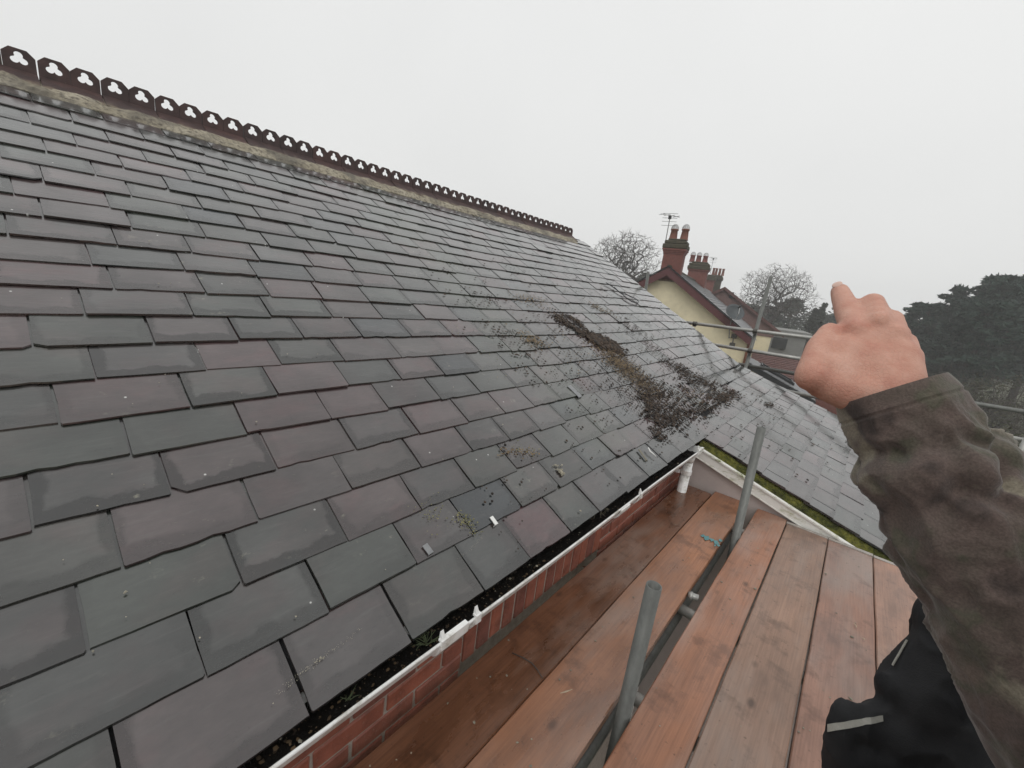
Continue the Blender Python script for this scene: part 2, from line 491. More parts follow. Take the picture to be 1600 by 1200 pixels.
# ------------------------------------------------------------------ ground and air
GZ = -6.2
bm = bmesh.new()
N = 40
vg = [[bm.verts.new((-150 + 300 * i / N, -150 + 300 * j / N, GZ + 0.25 * noise.noise((i * 0.5, j * 0.5, 0)))) for j in range(N + 1)] for i in range(N + 1)]
for i in range(N):
    for j in range(N):
        bm.faces.new((vg[i][j], vg[i + 1][j], vg[i + 1][j + 1], vg[i][j + 1]))
M['ground'] = simple('rough_winter_grass', (0.060, 0.062, 0.032), 0.95, 0.5, 0.8, 0.8, 0.05)
g = mesh_obj('ground', bm, M['ground'])
tag(g, kind='structure')

# ------------------------------------------------------------------ the near house
TH = math.radians(28.75)
PX, PZ = -0.755, -0.985           # slate edge at the eaves
GAUGE = 0.159
S_RIDGE = -3.60                   # s runs down the slope, 0 at the eaves
Y_END = 6.38
Y_SPLIT = 3.34                    # beyond this the roof runs on down as a catslide
CAT = 0.31                        # catslide fall per metre

def kick(Y):
    w = (Y - 3.36) / (6.4 - 3.36)
    w = max(0.0, min(1.0, w))
    c0 = -0.935 + w * 0.105
    # main: PZ - tan(TH)(X-PX) ; cat: c0 - CAT (X+.95)
    tn = math.tan(TH)
    X = (PZ + tn * PX - c0 + CAT * 0.95) / (tn - CAT)
    return X, c0

def surf(Y, s):
    """point of the roof surface at Y, slope distance s below the eaves line"""
    X = PX + s * math.cos(TH)
    Z = PZ - s * math.sin(TH)
    if Y > Y_SPLIT - 0.15:
        Xk, c0 = kick(Y)
        sk = (Xk - PX) / math.cos(TH)
        if s > sk:
            q = s - sk
            ph = math.atan(CAT)
            X = Xk + q * math.cos(ph)
            Z = (PZ - math.tan(TH) * (Xk - PX)) - q * math.sin(ph)
    # old timbers sag a little
    Z += 0.012 * math.sin(Y * 1.3 + 0.6) * max(0.0, min(1.0, -s / 1.0)) * max(0.0, min(1.0, (s - S_RIDGE) / 1.0))
    return Vector((X, Y, Z))

def frame(Y, s):
    p = surf(Y, s)
    ty = (surf(Y + 0.05, s) - surf(Y - 0.05, s)).normalized()
    tu = (surf(Y, s - 0.06) - surf(Y, s + 0.002)).normalized()      # up the slope
    n = ty.cross(tu)
    if n.z < 0: n = -n
    ty = tu.cross(n).normalized()
    return p, ty, tu, n.normalized()

house = empty('brick_house', (-4.0, 3.0, GZ))
tag(house, 'red brick house with wet dark slate roof, pierced ridge tiles and white gutter', 'house')

# ---- deck under the slates
vs, fs = [], []
ys = [-1.0 + 0.25 * i for i in range(18)] + [3.30]
def deck_grid(y0, y1, s0, s1, ny, ns):
    base = len(vs)
    for i in range(ny + 1):
        for j in range(ns + 1):
            Y = y0 + (y1 - y0) * i / ny
            s = s0 + (s1 - s0) * j / ns
            p, a, b, n = frame(Y, s)
            vs.append(p - n * 0.016)
    for i in range(ny):
        for j in range(ns):
            k = base + i * (ns + 1) + j
            fs.append((k, k + ns + 1, k + ns + 2, k + 1))
deck_grid(-1.0, 3.36, S_RIDGE - 0.05, -0.03, 20, 20)
deck_grid(3.38, Y_END - 0.02, S_RIDGE - 0.05, 2.30, 16, 40)
# the far slope, out of sight
b = len(vs)
rx = PX + (S_RIDGE - 0.15) * math.cos(TH); rz = PZ - (S_RIDGE - 0.15) * math.sin(TH) - 0.02
vs += [(rx, -1.0, rz), (rx, Y_END, rz), (2 * rx - PX, Y_END, PZ), (2 * rx - PX, -1.0, PZ)]
fs.append((b, b + 1, b + 2, b + 3))
roof = pydata('roof', vs, fs, M['deck'], house)

# ---- slates
def slate_geom(w, L, tk, rs):
    """outline of one hand-dressed slate, x across, y up the slope from the tail; returns verts, faces"""
    hw = w / 2
    rough_side = rs.random() < 0.35
    pts = []
    nb = 9
    cutl = rs.random() < 0.08
    cutr = rs.random() < 0.08
    skew = rs.uniform(-0.003, 0.003)
    cl = rs.uniform(0.012, 0.03) if cutl else rs.uniform(0.001, 0.004)
    cr = rs.uniform(0.012, 0.03) if cutr else rs.uniform(0.001, 0.004)
    pts.append((-hw, cl * rs.uniform(0.5, 1.0)))
    for i in range(nb):
        x = -hw + cl + (w - cl - cr) * i / (nb - 1)
        y = skew * x / hw + rs.uniform(-0.0007, 0.0007)
        if rs.random() < 0.07: y += rs.uniform(0.002, 0.006)
        pts.append((x, y))
    pts.append((hw, cr * rs.uniform(0.5, 1.0)))
    for f in (0.25, 0.5):
        pts.append((hw + rs.uniform(-0.0015, 0.001) * (2 if rough_side else 1), L * f))
    pts.append((hw, L)); pts.append((-hw, L))
    for f in (0.5, 0.25):
        pts.append((-hw - rs.uniform(-0.0015, 0.001) * (2 if rough_side else 1), L * f))
    n = len(pts)
    V = [(x, y, tk) for x, y in pts] + [(x * 1.004, y - (0.002 if y < 0.05 else 0), 0.0) for x, y in pts]
    Fc = [tuple(range(n))]
    for i in range(n):
        j = (i + 1) % n
        Fc.append((i, i + n, j + n, j))
    return V, Fc

slates = []
rs = random.Random(11)
row = 0
s = 0.0
rows = []
k = 0
while s > S_RIDGE + 0.02:
    rows.append((k, 0.026 if k == 0 else s)); k += 1; s = -k * GAUGE
for kk in range(1, 15):
    rows.append((-kk, kk * GAUGE))
for k, s in rows:
    y0 = (-0.95 if k >= 0 else 3.36)
    y1 = Y_END
    W = 0.292
    y = y0 + (0.0 if k % 2 else -W / 2) + rs.uniform(-0.02, 0.02)
    if k < 0:
        y = 3.36
        first = W if k % 2 else W / 2
    else:
        first = None
    while y < y1 - 0.03:
        w = rs.choice([0.25, 0.265, 0.272, 0.28, 0.285, 0.29, 0.30]) if k >= 0 else rs.uniform(0.24, 0.31)
        if first: w, first = first, None
        if y + w > y1 - 0.1: w = y1 - y
        gap = rs.choice([0.0035, 0.004, 0.005, 0.006, 0.007, 0.009])
        yc = y + w / 2
        slates.append((k, s, yc, w - gap))
        y += w

def slate_mesh_data(k, s, yc, w):
    p, ty, tu, n = frame(yc, s + rs.gauss(0, 0.0035))
    tk = rs.uniform(0.0045, 0.0075) if k >= 0 else rs.uniform(0.005, 0.0065)
    L = min(0.34, s - S_RIDGE + 0.06) if s - S_RIDGE < 0.34 else 0.34
    L = max(L, 0.1)
    if k == 0: L = 0.25
    V, Fc = slate_geom(w, L, tk, rs)
    h0 = 0.0155 + rs.gauss(0, 0.0012) if k >= 0 else 0.0165 + rs.gauss(0, 0.0007)
    if k >= 0 and rs.random() < 0.05: h0 += rs.uniform(0.002, 0.006)
    tilt = Matrix.Rotation(-h0 / 0.34, 4, 'X')
    twist = Matrix.Rotation(rs.gauss(0, 0.008), 4, 'Z')
    roll = Matrix.Rotation(rs.gauss(0, 0.004), 4, 'Y')
    B = Matrix((( ty.x, tu.x, n.x, p.x + n.x * (h0 - 0.016)),
                ( ty.y, tu.y, n.y, p.y + n.y * (h0 - 0.016)),
                ( ty.z, tu.z, n.z, p.z + n.z * (h0 - 0.016)),
                (0, 0, 0, 1)))
    return B @ tilt @ twist @ roll, V, Fc, rs.random()

def slate_layers(me, loops_loc, loops_pos, rnds):
    u1 = me.uv_layers.new(name='loc'); u2 = me.uv_layers.new(name='pos')
    u1.data.foreach_set('uv', loops_loc); u2.data.foreach_set('uv', loops_pos)
    a = me.attributes.new('rnd', 'FLOAT', 'FACE')
    a.data.foreach_set('value', rnds)

built = []
for k, s, yc, w in slates:
    Mx, V, Fc, rr = slate_mesh_data(k, s, yc, w)
    # size in the picture
    q = [project(Mx @ Vector(c)) for c in ((-w / 2, 0, 0), (w / 2, 0, 0), (w / 2, GAUGE, 0), (-w / 2, GAUGE, 0))]
    area = 0.0
    if all(q):
        cx = sum(a[0] for a in q) / 4; cy = sum(a[1] for a in q) / 4
        ar = abs(sum(q[i][0] * q[(i + 1) % 4][1] - q[(i + 1) % 4][0] * q[i][1] for i in range(4))) / 2
        if -120 < cx < 1720 and -60 < cy < 1300:
            area = ar
            hid = (cx > 1390 and cy > 640) or (cx > 1260 and 440 < cy < 640)
            if hid: area = ar * 0.01
    built.append((area, k, s, yc, w, Mx, V, Fc, rr))
# two odd slates the photograph shows: one fresh dark replacement near the clips
def px_to_ys(px, py):
    n = Vector((math.sin(TH), 0, math.cos(TH)))
    q = on_plane(px, py, n, n.dot(Vector((PX, 0, PZ))))
    return q.y, (q.x - PX) / math.cos(TH)
fy, fsr = px_to_ys(745, 790)
best = min(range(len(built)), key=lambda i: abs(built[i][3] - fy) + abs(built[i][2] - 0.08 - fsr) * 2)
built[best] = built[best][:8] + (1.0,)
built.sort(key=lambda b: -b[0])
rest_v, rest_f, r_loc, r_pos, r_rnd = [], [], [], [], []
for i, (area, k, s, yc, w, Mx, V, Fc, rr) in enumerate(built):
    ll, lp = [], []
    for f in Fc:
        for vi in f:
            x, y, z = V[vi]
            ll += [x / w + 0.5, y / GAUGE]
            lp += [yc + x, -s + y]
    if i < 300:
        me = bpy.data.meshes.new('slate')
        me.from_pydata(V, [], Fc)
        slate_layers(me, ll, lp, [rr] * len(Fc))
        me.materials.append(M['slate'])
        o = bpy.data.objects.new('slate', me)
        COL.objects.link(o)
        o.parent = roof
        o.matrix_parent_inverse = Matrix.Identity(4)
        o.matrix_basis = Mx
    else:
        b = len(rest_v)
        rest_v += [Mx @ Vector(v) for v in V]
        rest_f += [tuple(b + j for j in f) for f in Fc]
        r_loc += ll; r_pos += lp; r_rnd += [rr] * len(Fc)
me = bpy.data.meshes.new('slate_courses')
me.from_pydata([tuple(v) for v in rest_v], [], rest_f)
slate_layers(me, r_loc, r_pos, r_rnd)
me.materials.append(M['slate'])
o = bpy.data.objects.new('slate_courses', me)
COL.objects.link(o); o.parent = roof; o.matrix_parent_inverse = Matrix.Identity(4)
tag(o, kind='stuff')
# roof sits at the origin of the world, its parent is offset
roof.matrix_parent_inverse = Matrix.Translation(-Vector(house.location))

# ---- ridge: mortar bed and pierced crested tiles
APX = PX + (S_RIDGE - 0.105) * math.cos(TH)
APZ = 0.812
bm = bmesh.new()
rr = random.Random(3)
prev = None
for i in range(0, 190):
    Y = -0.95 + i * (Y_END - 0.45 + 0.95) / 189
    ring = []
    for sgn, dx, dz in ((1, 0.03, -0.02), (1, 0.128, -0.060), (1, 0.150, -0.074), (1, 0.180, -0.098), (1, 0.212, -0.130), (1, 0.20, -0.19)):
        j = noise.noise((Y * 9, dx * 20, 1.7)) * 0.012
        ring.append(bm.verts.new((APX + dx + j, Y, APZ + dz + j * 0.6)))
    if prev:
        for a in range(5):
            bm.faces.new((prev[a], ring[a], ring[a + 1], prev[a + 1]))
    prev = ring
# mortar pushed out down the verge below the last tile
ridge = mesh_obj('ridge', bm, M['mortar_bed'], house)

def trefoil(n=26):
    pts = []
    for i in range(n):
        a = 2 * math.pi * i / n + math.pi / 2
        best = 0
        for j in range(3):
            ca = math.pi / 2 + j * 2 * math.pi / 3
            cx, cy = 0.0190 * math.cos(ca), 0.0190 * math.sin(ca)
            dx, dy = math.cos(a), math.sin(a)
            bq = dx * cx + dy * cy
            disc = bq * bq - (cx * cx + cy * cy - 0.0178 ** 2)
            if disc > 0: best = max(best, bq + math.sqrt(disc))
        best = max(best, 0.0135)
        pts.append((best * math.cos(a), best * math.sin(a)))
    return pts

def ridge_tile_mesh():
    """two-hole crested ridge tile, along y 0..0.258, apex at z=0"""
    bm = bmesh.new()
    Lt = 0.258
    # wings
    for sg in (1, -1):
        prof = [(0.0, 0.012), (0.020 * sg, 0.004), (0.138 * sg, -0.072), (0.135 * sg, -0.086), (0.015 * sg, -0.014), (0.0, -0.008)]
        a = [bm.verts.new((x, 0.0, z)) for x, z in prof]
        b = [bm.verts.new((x, Lt, z)) for x, z in prof]
        n = len(prof)
        for i in range(n):
            bm.faces.new((a[i], a[(i + 1) % n], b[(i + 1) % n], b[i]))
        bm.faces.new(a); bm.faces.new(list(reversed(b)))
    # fin with cut corners and notched middle, holes bridged ring to ring
    th = 0.011
    H = 0.116
    for half in (0, 1):
        y0 = half * Lt / 2 + (0.001 if half else 0)
        y1 = y0 + Lt / 2 - 0.001
        ch = 0.030
        cy, cz = (y0 + y1) / 2, 0.068
        outer = [(y0, 0.0), (y1, 0.0), (y1, H - ch), (y1 - ch, H), (y0 + ch, H), (y0, H - ch)]
        hole = trefoil()
        n = len(hole)
        # sample outer outline at the same angles
        ring = []
        for (hx, hz) in hole:
            a = math.atan2(hz, hx)
            d = Vector((math.cos(a), math.sin(a)))
            best = 9
            for i in range(6):
                p = Vector(outer[i]) - Vector((cy, cz)); q = Vector(outer[(i + 1) % 6]) - Vector((cy, cz))
                e = q - p
                den = d.x * e.y - d.y * e.x
                if abs(den) < 1e-9: continue
                tt = (p.x * e.y - p.y * e.x) / den
                uu = (p.x * d.y - p.y * d.x) / den
                if tt > 0 and -1e-6 <= uu <= 1 + 1e-6: best = min(best, tt)
            ring.append((cy + d.x * best, cz + d.y * best))
        # snap nearest samples to the corners
        for cpt in outer:
            j = min(range(n), key=lambda q: (ring[q][0] - cpt[0]) ** 2 + (ring[q][1] - cpt[1]) ** 2)
            ring[j] = cpt
        lay = []
        for x in (th, -th):
            lay.append(([bm.verts.new((x, cy + hx, cz + hz)) for hx, hz in hole], [bm.verts.new((x, yy, zz)) for yy, zz in ring]))
        for i in range(n):
            j = (i + 1) % n
            (h0, r0), (h1, r1) = lay
            bm.faces.new((h0[i], h0[j], r0[j], r0[i]))
            bm.faces.new((h1[j], h1[i], r1[i], r1[j]))
            bm.faces.new((h0[j], h0[i], h1[i], h1[j]))
            bm.faces.new((r0[i], r0[j], r1[j], r1[i]))
    fix_normals(bm)
    me = bpy.data.meshes.new('ridge_tile')
    bm.to_mesh(me); bm.free()
    me.materials.append(M['ridge'])
    return me
rt = ridge_tile_mesh()
Y = 0.245 - 0.2635 * 3
while Y < Y_END - 0.6:
    o = bpy.data.objects.new('ridge_tile', rt)
    COL.objects.link(o); o.parent = ridge
    o.matrix_parent_inverse = Matrix.Identity(4)
    o.matrix_basis = Matrix.Translation((APX, Y + rr.uniform(-0.001, 0.001), APZ + rr.uniform(-0.003, 0.003))) @ Matrix.Rotation(rr.gauss(0, 0.006), 4, 'X') @ Matrix.Rotation(rr.gauss(0, 0.012), 4, 'Y')
    Y += 0.2635
ridge.matrix_parent_inverse = Matrix.Translation(-Vector(house.location))

# ---- walls
XW = -0.83
bm = bmesh.new()
WC = XW - 0.0045
add_box(bm, (XW - 0.22, -1.0, -1.397), (WC, 3.30, -1.03))            # mortar-faced core of the front wall
add_box(bm, (XW - 0.22, -1.0, GZ), (WC, 0.93, -1.3975))
add_box(bm, (XW - 0.22, 1.98, GZ), (WC, 3.30, -1.3975))
add_box(bm, (XW - 0.22, 0.9305, GZ), (XW - 0.11, 1.9795, -1.3975))   # window reveal below the soldier arch
wall = mesh_obj('wall', bm, M['mortar'], house)
bm = bmesh.new()
add_box(bm, (2 * APX - XW, -1.0, GZ), (2 * APX - XW + 0.2, Y_END - 0.1, -1.1))
gy0, gy1 = Y_END - 0.33, Y_END - 0.10
poly = [(2 * APX - XW, gy0, GZ), (1.2, gy0, GZ), (1.2, gy0, -1.72), (-0.75, gy0, -1.12), (APX, gy0, APZ - 0.22), (2 * APX - XW, gy0, -1.12)]
add_prism(bm, poly, (0, gy1 - gy0, 0))
poly = [(2 * APX - XW, -1.0, GZ), (XW - 0.01, -1.0, GZ), (XW - 0.01, -1.0, -1.12), (APX, -1.0, APZ - 0.22), (2 * APX - XW, -1.0, -1.12)]
add_prism(bm, poly, (0, 0.2, 0))
add_box(bm, (1.0, 3.55, GZ), (1.2, gy0, -1.75))
fix_normals(bm)
mesh_obj('rear_wall', bm, M['far_brick'], house)

rb = random.Random(5)
brick_meshes = []
def brick_obj(y0, y1, z0, z1):
    bm = bmesh.new()
    d = rb.uniform(0.0, 0.004)
    add_box(bm, (XW - 0.09, y0, z0), (XW + d, y1, z1), bevel=0.004)
    for v in bm.verts:
        if v.co.x > XW - 0.02:
            v.co += Vector((rb.uniform(-0.0015, 0.001), rb.uniform(-0.002, 0.002), rb.uniform(-0.0015, 0.0015)))
    mesh_obj('brick', bm, M['brick'], wall)
wall_inv = Matrix.Identity(4)
SOLD0, SOLD1 = 0.93, 1.98
zc = -1.05
for r in range(8):
    z1 = zc - r * 0.075; z0 = z1 - 0.065
    off = 0.1125 if r % 2 else 0.0
    for (ya, yb) in ((-0.4, SOLD0), (SOLD1, 3.285)):
        y = ya - off if ya < 0 else ya
        y = ya - (0.225 - off if ya > 0 and off else 0) if ya > 0 else y
        while y < yb - 0.02:
            a, b = max(y, ya), min(y + 0.215, yb - 0.005)
            if b - a > 0.03: brick_obj(a, b, z0, z1)
            y += 0.225
y = SOLD0
while y < SOLD1 - 0.03:
    zt = -1.05
    brick_obj(y + 0.004, y + 0.068, zt - 0.345 + rb.uniform(-0.004, 0.004), zt)
    y += 0.0752

# ---- fascia, gutter, downpipe
bm = bmesh.new()
add_box(bm, (XW - 0.02, -1.0, -1.115), (XW + 0.018, 3.27, -1.002))
mesh_obj('fascia', bm, M['dark_trim'], house)
GX, GZZ, GR = -0.742, -1.004, 0.056
G_Y0, G_Y1 = -0.9, 3.15
def gut_z(Y): return GZZ - 0.006 * (Y - 0.2)
def gut_x(Y): return GX + 0.0
bm = bmesh.new()
prof = []
for i in range(13):
    a = math.pi + math.pi * i / 12
    prof.append((GR * math.cos(a), GR * math.sin(a)))
prof += [(GR, 0.005), (GR + 0.006, 0.006), (GR + 0.0075, 0.000), (GR + 0.004, -0.006)]
for i in range(13):
    a = 2 * math.pi - math.pi * i / 12
    prof.append(((GR + 0.0026) * math.cos(a), (GR + 0.0026) * math.sin(a) - 0.0006 - (0.006 if i == 0 else 0)))
prev = None
NY = 36
for j in range(NY + 1):
    Y = G_Y0 + (G_Y1 - G_Y0) * j / NY
    ring = [bm.verts.new((gut_x(Y) + x + 0.0025 * math.sin(Y * 2.1), Y, gut_z(Y) + z + 0.002 * math.sin(Y * 3.3))) for x, z in prof]
    if prev:
        n = len(ring)
        for i in range(n):
            bm.faces.new((prev[i], prev[(i + 1) % n], ring[(i + 1) % n], ring[i]))
    prev = ring
fix_normals(bm)
gutter = mesh_obj('gutter', bm, M['upvc'], house, True)
def half_band(y0, y1, ro, ri, lip=True, lo=-180, hi=0, n=14):
    bm = bmesh.new()
    Y = (y0 + y1) / 2
    cx, cz = gut_x(Y), gut_z(Y)
    rings = []
    for i in range(n + 1):
        a = math.radians(lo + (hi - lo) * i / n)
        rings.append([bm.verts.new((cx + r * math.cos(a), y, cz + r * math.sin(a) - 0.001)) for r, y in ((ri, y0), (ro, y0), (ro, y1), (ri, y1))])
    for i in range(n):
        for q in range(4):
            bm.faces.new((rings[i][q], rings[i][(q + 1) % 4], rings[i + 1][(q + 1) % 4], rings[i + 1][q]))
    bm.faces.new(rings[0]); bm.faces.new(list(reversed(rings[-1])))
    if lip:
        # clip that hooks over the front rim, with a raised tab
        add_box(bm, (cx + GR - 0.004, y0 + 0.004, cz + 0.0075), (cx + GR + 0.013, y1 - 0.004, cz + 0.014))
        add_box(bm, (cx + GR + 0.0085, y0 + 0.004, cz - 0.016), (cx + GR + 0.013, y1 - 0.004, cz + 0.0075))
        add_prism(bm, [(cx + GR - 0.006, y0 + 0.008, cz + 0.014), (cx + GR + 0.008, y0 + 0.008, cz + 0.014), (cx + GR - 0.004, y0 + 0.008, cz + 0.036)], (0, 0.012, 0))
    fix_normals(bm)
    return bm
mesh_obj('gutter_union', half_band(0.665, 0.775, GR + 0.011, GR + 0.0035), M['upvc'], gutter)
mesh_obj('gutter_bracket', half_band(0.80, 0.83, GR + 0.009, GR + 0.0035), M['upvc'], gutter)
mesh_obj('gutter_union', half_band(1.80, 1.90, GR + 0.011, GR + 0.0035, lip=False), M['upvc'], gutter)
mesh_obj('gutter_bracket', half_band(2.02, 2.05, GR + 0.009, GR + 0.0035), M['upvc'], gutter)
mesh_obj('gutter_bracket', half_band(-0.25, -0.22, GR + 0.009, GR + 0.0035), M['upvc'], gutter)
mesh_obj('gutter_outlet', half_band(3.02, 3.14, GR + 0.010, GR + 0.0035), M['upvc'], gutter)
bm = bmesh.new()
ring = [(gut_x(3.15) + (GR + 0.006) * math.cos(math.pi + math.pi * i / 12), 3.151, gut_z(3.15) + (GR + 0.006) * math.sin(math.pi + math.pi * i / 12)) for i in range(13)]
add_prism(bm, ring, (0, 0.008, 0))
fix_normals(bm)
mesh_obj('stop_end', bm, M['upvc'], gutter)
bm = bmesh.new()
dpx, dpy = gut_x(3.08), 3.08
add_tube(bm, (dpx, dpy, gut_z(3.1) - GR - 0.002), (dpx, dpy, gut_z(3.1) - GR - 0.05), 0.041, 0.036, 20)
add_tube(bm, (dpx, dpy, gut_z(3.1) - GR - 0.0495), (dpx, dpy, GZ), 0.034, 0.034, 20)
pipe = mesh_obj('downpipe', bm, M['upvc'], house, True)
bm = bmesh.new()
add_pipe(bm, (dpx, dpy, -1.195), (dpx, dpy, -1.225), 0.040, 0.0055)
add_box(bm, (XW + 0.004, dpy - 0.05, -1.222), (dpx - 0.0345, dpy - 0.022, -1.198))
mesh_obj('pipe_clip', bm, M['upvc'], pipe)

LIT = []
# silt and leaf mould lying in the gutter
bm = bmesh.new()
rr = random.Random(21)
prev = None
for j in range(160):
    Y = G_Y0 + 0.02 + (G_Y1 - G_Y0 - 0.05) * j / 159
    ring = []
    for i in range(7):
        x = -0.049 + 0.098 * i / 6
        z = -0.034 + 0.012 * noise.noise((Y * 14, x * 60, 0)) + 0.006 * noise.noise((Y * 55, x * 120, 3)) - 0.004 * (1 - (x / 0.05) ** 2)
        z = max(z, -math.sqrt(max(0, (GR - 0.001) ** 2 - x * x)) + 0.001)
        ring.append(bm.verts.new((gut_x(Y) + x, Y, gut_z(Y) + z)))
    if prev:
        for i in range(6): bm.faces.new((prev[i], ring[i], ring[i + 1], prev[i + 1]))
    prev = ring
o = mesh_obj('gutter_silt', bm, M['black'], None, True)
tag(o, 'black wet silt and leaf mould filling the white gutter', 'debris', None, 'stuff')

rng = random.Random(64)
for nm, mt, lab, cnt, rlo, rhi in (('gutter_litter', 'debris_dark', 'brown crumbs and leaf scraps on the black gutter silt', 520, 0.0015, 0.006), ('gutter_flakes', 'debris_grey', 'white mortar flakes dropped in the gutter', 40, 0.0015, 0.006)):
    vs, fs = [], []
    for i in range(cnt):
        Yg = rng.choice([rng.uniform(0.05, 3.1), rng.uniform(0.1, 1.2)])
        xg = rng.uniform(-0.035, 0.044)
        vs_n = len(vs)
        b_ = Vector((gut_x(Yg) + xg, Yg, gut_z(Yg) - 0.034 + 0.012 * noise.noise((Yg * 14, xg * 60, 0)) + 0.003))
        LIT.append((nm, b_, rlo + (rhi - rlo) * rng.random() ** 2.5))

# sprigs of grass growing in the gutter
M['weed'] = simple('gutter_weed', (0.075, 0.095, 0.045), 0.7, 0.4, 30, 0.1)
def sprig(Y, n, h, seed):
    r = random.Random(seed)
    bm = bmesh.new()
    for i in range(n):
        p = Vector((gut_x(Y) + 0.008 + r.uniform(-0.004, 0.004), Y + r.uniform(-0.006, 0.006), gut_z(Y) - 0.038))
        d = Vector((r.uniform(-0.7, 0.5), r.uniform(-1.1, 1.1), 1.0)).normalized()
        pts = [p]
        for q in range(3):
            d = (d + Vector((r.uniform(-0.3, 0.3), r.uniform(-0.3, 0.3), -0.15))).normalized()
            p = p + d * h / 3 * r.uniform(0.7, 1.2)
            pts.append(p)
        add_path(bm, pts, [0.0013, 0.0012, 0.0009, 0.0004], 4)
        for q in (1, 2):
            s2 = pts[q]; e = s2 + Vector((r.uniform(-1, 1), r.uniform(-1, 1), 0.6)).normalized() * h * 0.25
            add_path(bm, [s2, e], [0.001, 0.0004], 4)
    return bm
o = mesh_obj('weed', sprig(0.665, 14, 0.06, 2), M['weed'])
tag(o, 'thin green weed sprouting from the gutter beside its white joint', 'weed')
o = mesh_obj('weed', sprig(0.42, 5, 0.035, 5), M['weed'])
tag(o, 'tiny green seedling in the gutter silt nearest the bottom of the picture', 'weed')
bm = bmesh.new()
rr = random.Random(8)
for i in range(9):
    p = Vector((gut_x(1.72) + rr.uniform(-0.03, 0.03), 1.72 + rr.uniform(-0.07, 0.07), gut_z(1.7) - 0.03))
    q = p + Vector((rr.uniform(-0.03, 0.03), rr.uniform(-0.05, 0.05), 0.035))
    add_path(bm, [p, (p + q) / 2 + Vector((0, 0, 0.02)), q, q + Vector((rr.uniform(-0.03, 0.03), 0.02, -0.02))], [0.0011, 0.001, 0.0009, 0.0006], 4)
M['straw'] = simple('dry_straw', (0.17, 0.15, 0.11), 0.7, 0.3, 30, 0.1)
o = mesh_obj('dry_weed', bm, M['straw'])
tag(o, 'tangle of dry pale stalks caught in the white gutter', 'weed')

# ---- verge of the catslide: cheek wall, white bargeboard, mossy ledge
VY = 3.275
b0 = onY(1090, 700, VY); b1 = onY(1290, 830, VY)
dv = (b1 - b0); dv.y = 0
slope_v = dv.z / dv.x
def vz(x): return b0.z + slope_v * (x - b0.x)
bm = bmesh.new()
poly = [(b0.x - 0.02, VY + 0.03, GZ), (1.25, VY + 0.03, GZ), (1.25, VY + 0.03, vz(1.25) - 0.012), (b0.x - 0.02, VY + 0.03, vz(b0.x - 0.02) - 0.012)]
add_prism(bm, poly, (0, 0.2, 0)); fix_normals(bm)
mesh_obj('cheek_wall', bm, M['render_pink'], house)
bm = bmesh.new()
x0, x1 = b0.x - 0.005, 1.25
nseg = 10
for (za, zb, ya, yb) in ((-0.066, 0.0, VY, VY + 0.024), (0.0005, 0.012, VY - 0.010, VY + 0.024), (-0.074, -0.0665, VY - 0.004, VY + 0.024)):
    add_prism(bm, [(x0, ya, vz(x0) + za), (x1, ya, vz(x1) + za), (x1, ya, vz(x1) + zb), (x0, ya, vz(x0) + zb)], (0, yb - ya, 0))
fix_normals(bm)
mesh_obj('bargeboard', bm, M['verge'], house)
bm = bmesh.new()
prev = None
for j in range(90):
    x = x0 + 0.0 + (x1 - x0) * j / 89
    ring = []
    for i in range(8):
        q = i / 7
        yy = VY + 0.026 + q * 0.085
        ss = (x - PX) / math.cos(TH)
        zt = vz(x) + 0.004 + q * 0.048 + (0.010 * noise.noise((x * 16, yy * 40, 0)) + 0.006 * noise.noise((x * 50, yy * 80, 4))) * (0.3 + (0.7 if x < -0.4 else 0.5))
        ring.append(bm.verts.new((x, yy, zt)))
    low = bm.verts.new((x, VY + 0.026, vz(x) - 0.06))
    if prev:
        for i in range(7): bm.faces.new((prev[0][i], ring[i], ring[i + 1], prev[0][i + 1]))
        bm.faces.new((prev[1], low, ring[0], prev[0][0]))
    prev = (ring, low)
mesh_obj('moss_ledge', bm, M['moss'], house, True)

# ---- the little clips that hold slipped slates
def clip(px, py, mat, label, L=0.034, w=0.016, turn=0.0):
    Y, s = px_to_ys(px, py)
    p, ty, tu, n = frame(Y, s)
    bm = bmesh.new()
    B = Matrix(((ty.x, tu.x, n.x, p.x), (ty.y, tu.y, n.y, p.y), (ty.z, tu.z, n.z, p.z), (0, 0, 0, 1))) @ Matrix.Rotation(turn, 4, 'Z')
    add_box(bm, (-w / 2, -L / 2, 0.008), (w / 2, L / 2, 0.0105), B)
    add_box(bm, (-w / 2, -L / 2, -0.012), (w / 2, -L / 2 + 0.002, 0.0079), B)
    o = mesh_obj('slate_clip', bm, mat, roof)
    o['label'] = label
clip(770, 816, M['white'], 'white slate clip below the darkest replacement slate', 0.036, 0.017)
clip(667, 861, M['lead'], 'dull grey lead slate clip', 0.036, 0.021, 0.1)
clip(897, 612, M['lead'], 'slipped blue-grey sliver of slate', 0.11, 0.045, 0.05)
clip(1003, 712, M['debris_grey'], 'pale lichen-crusted strip on an eaves slate', 0.085, 0.018, -0.35)

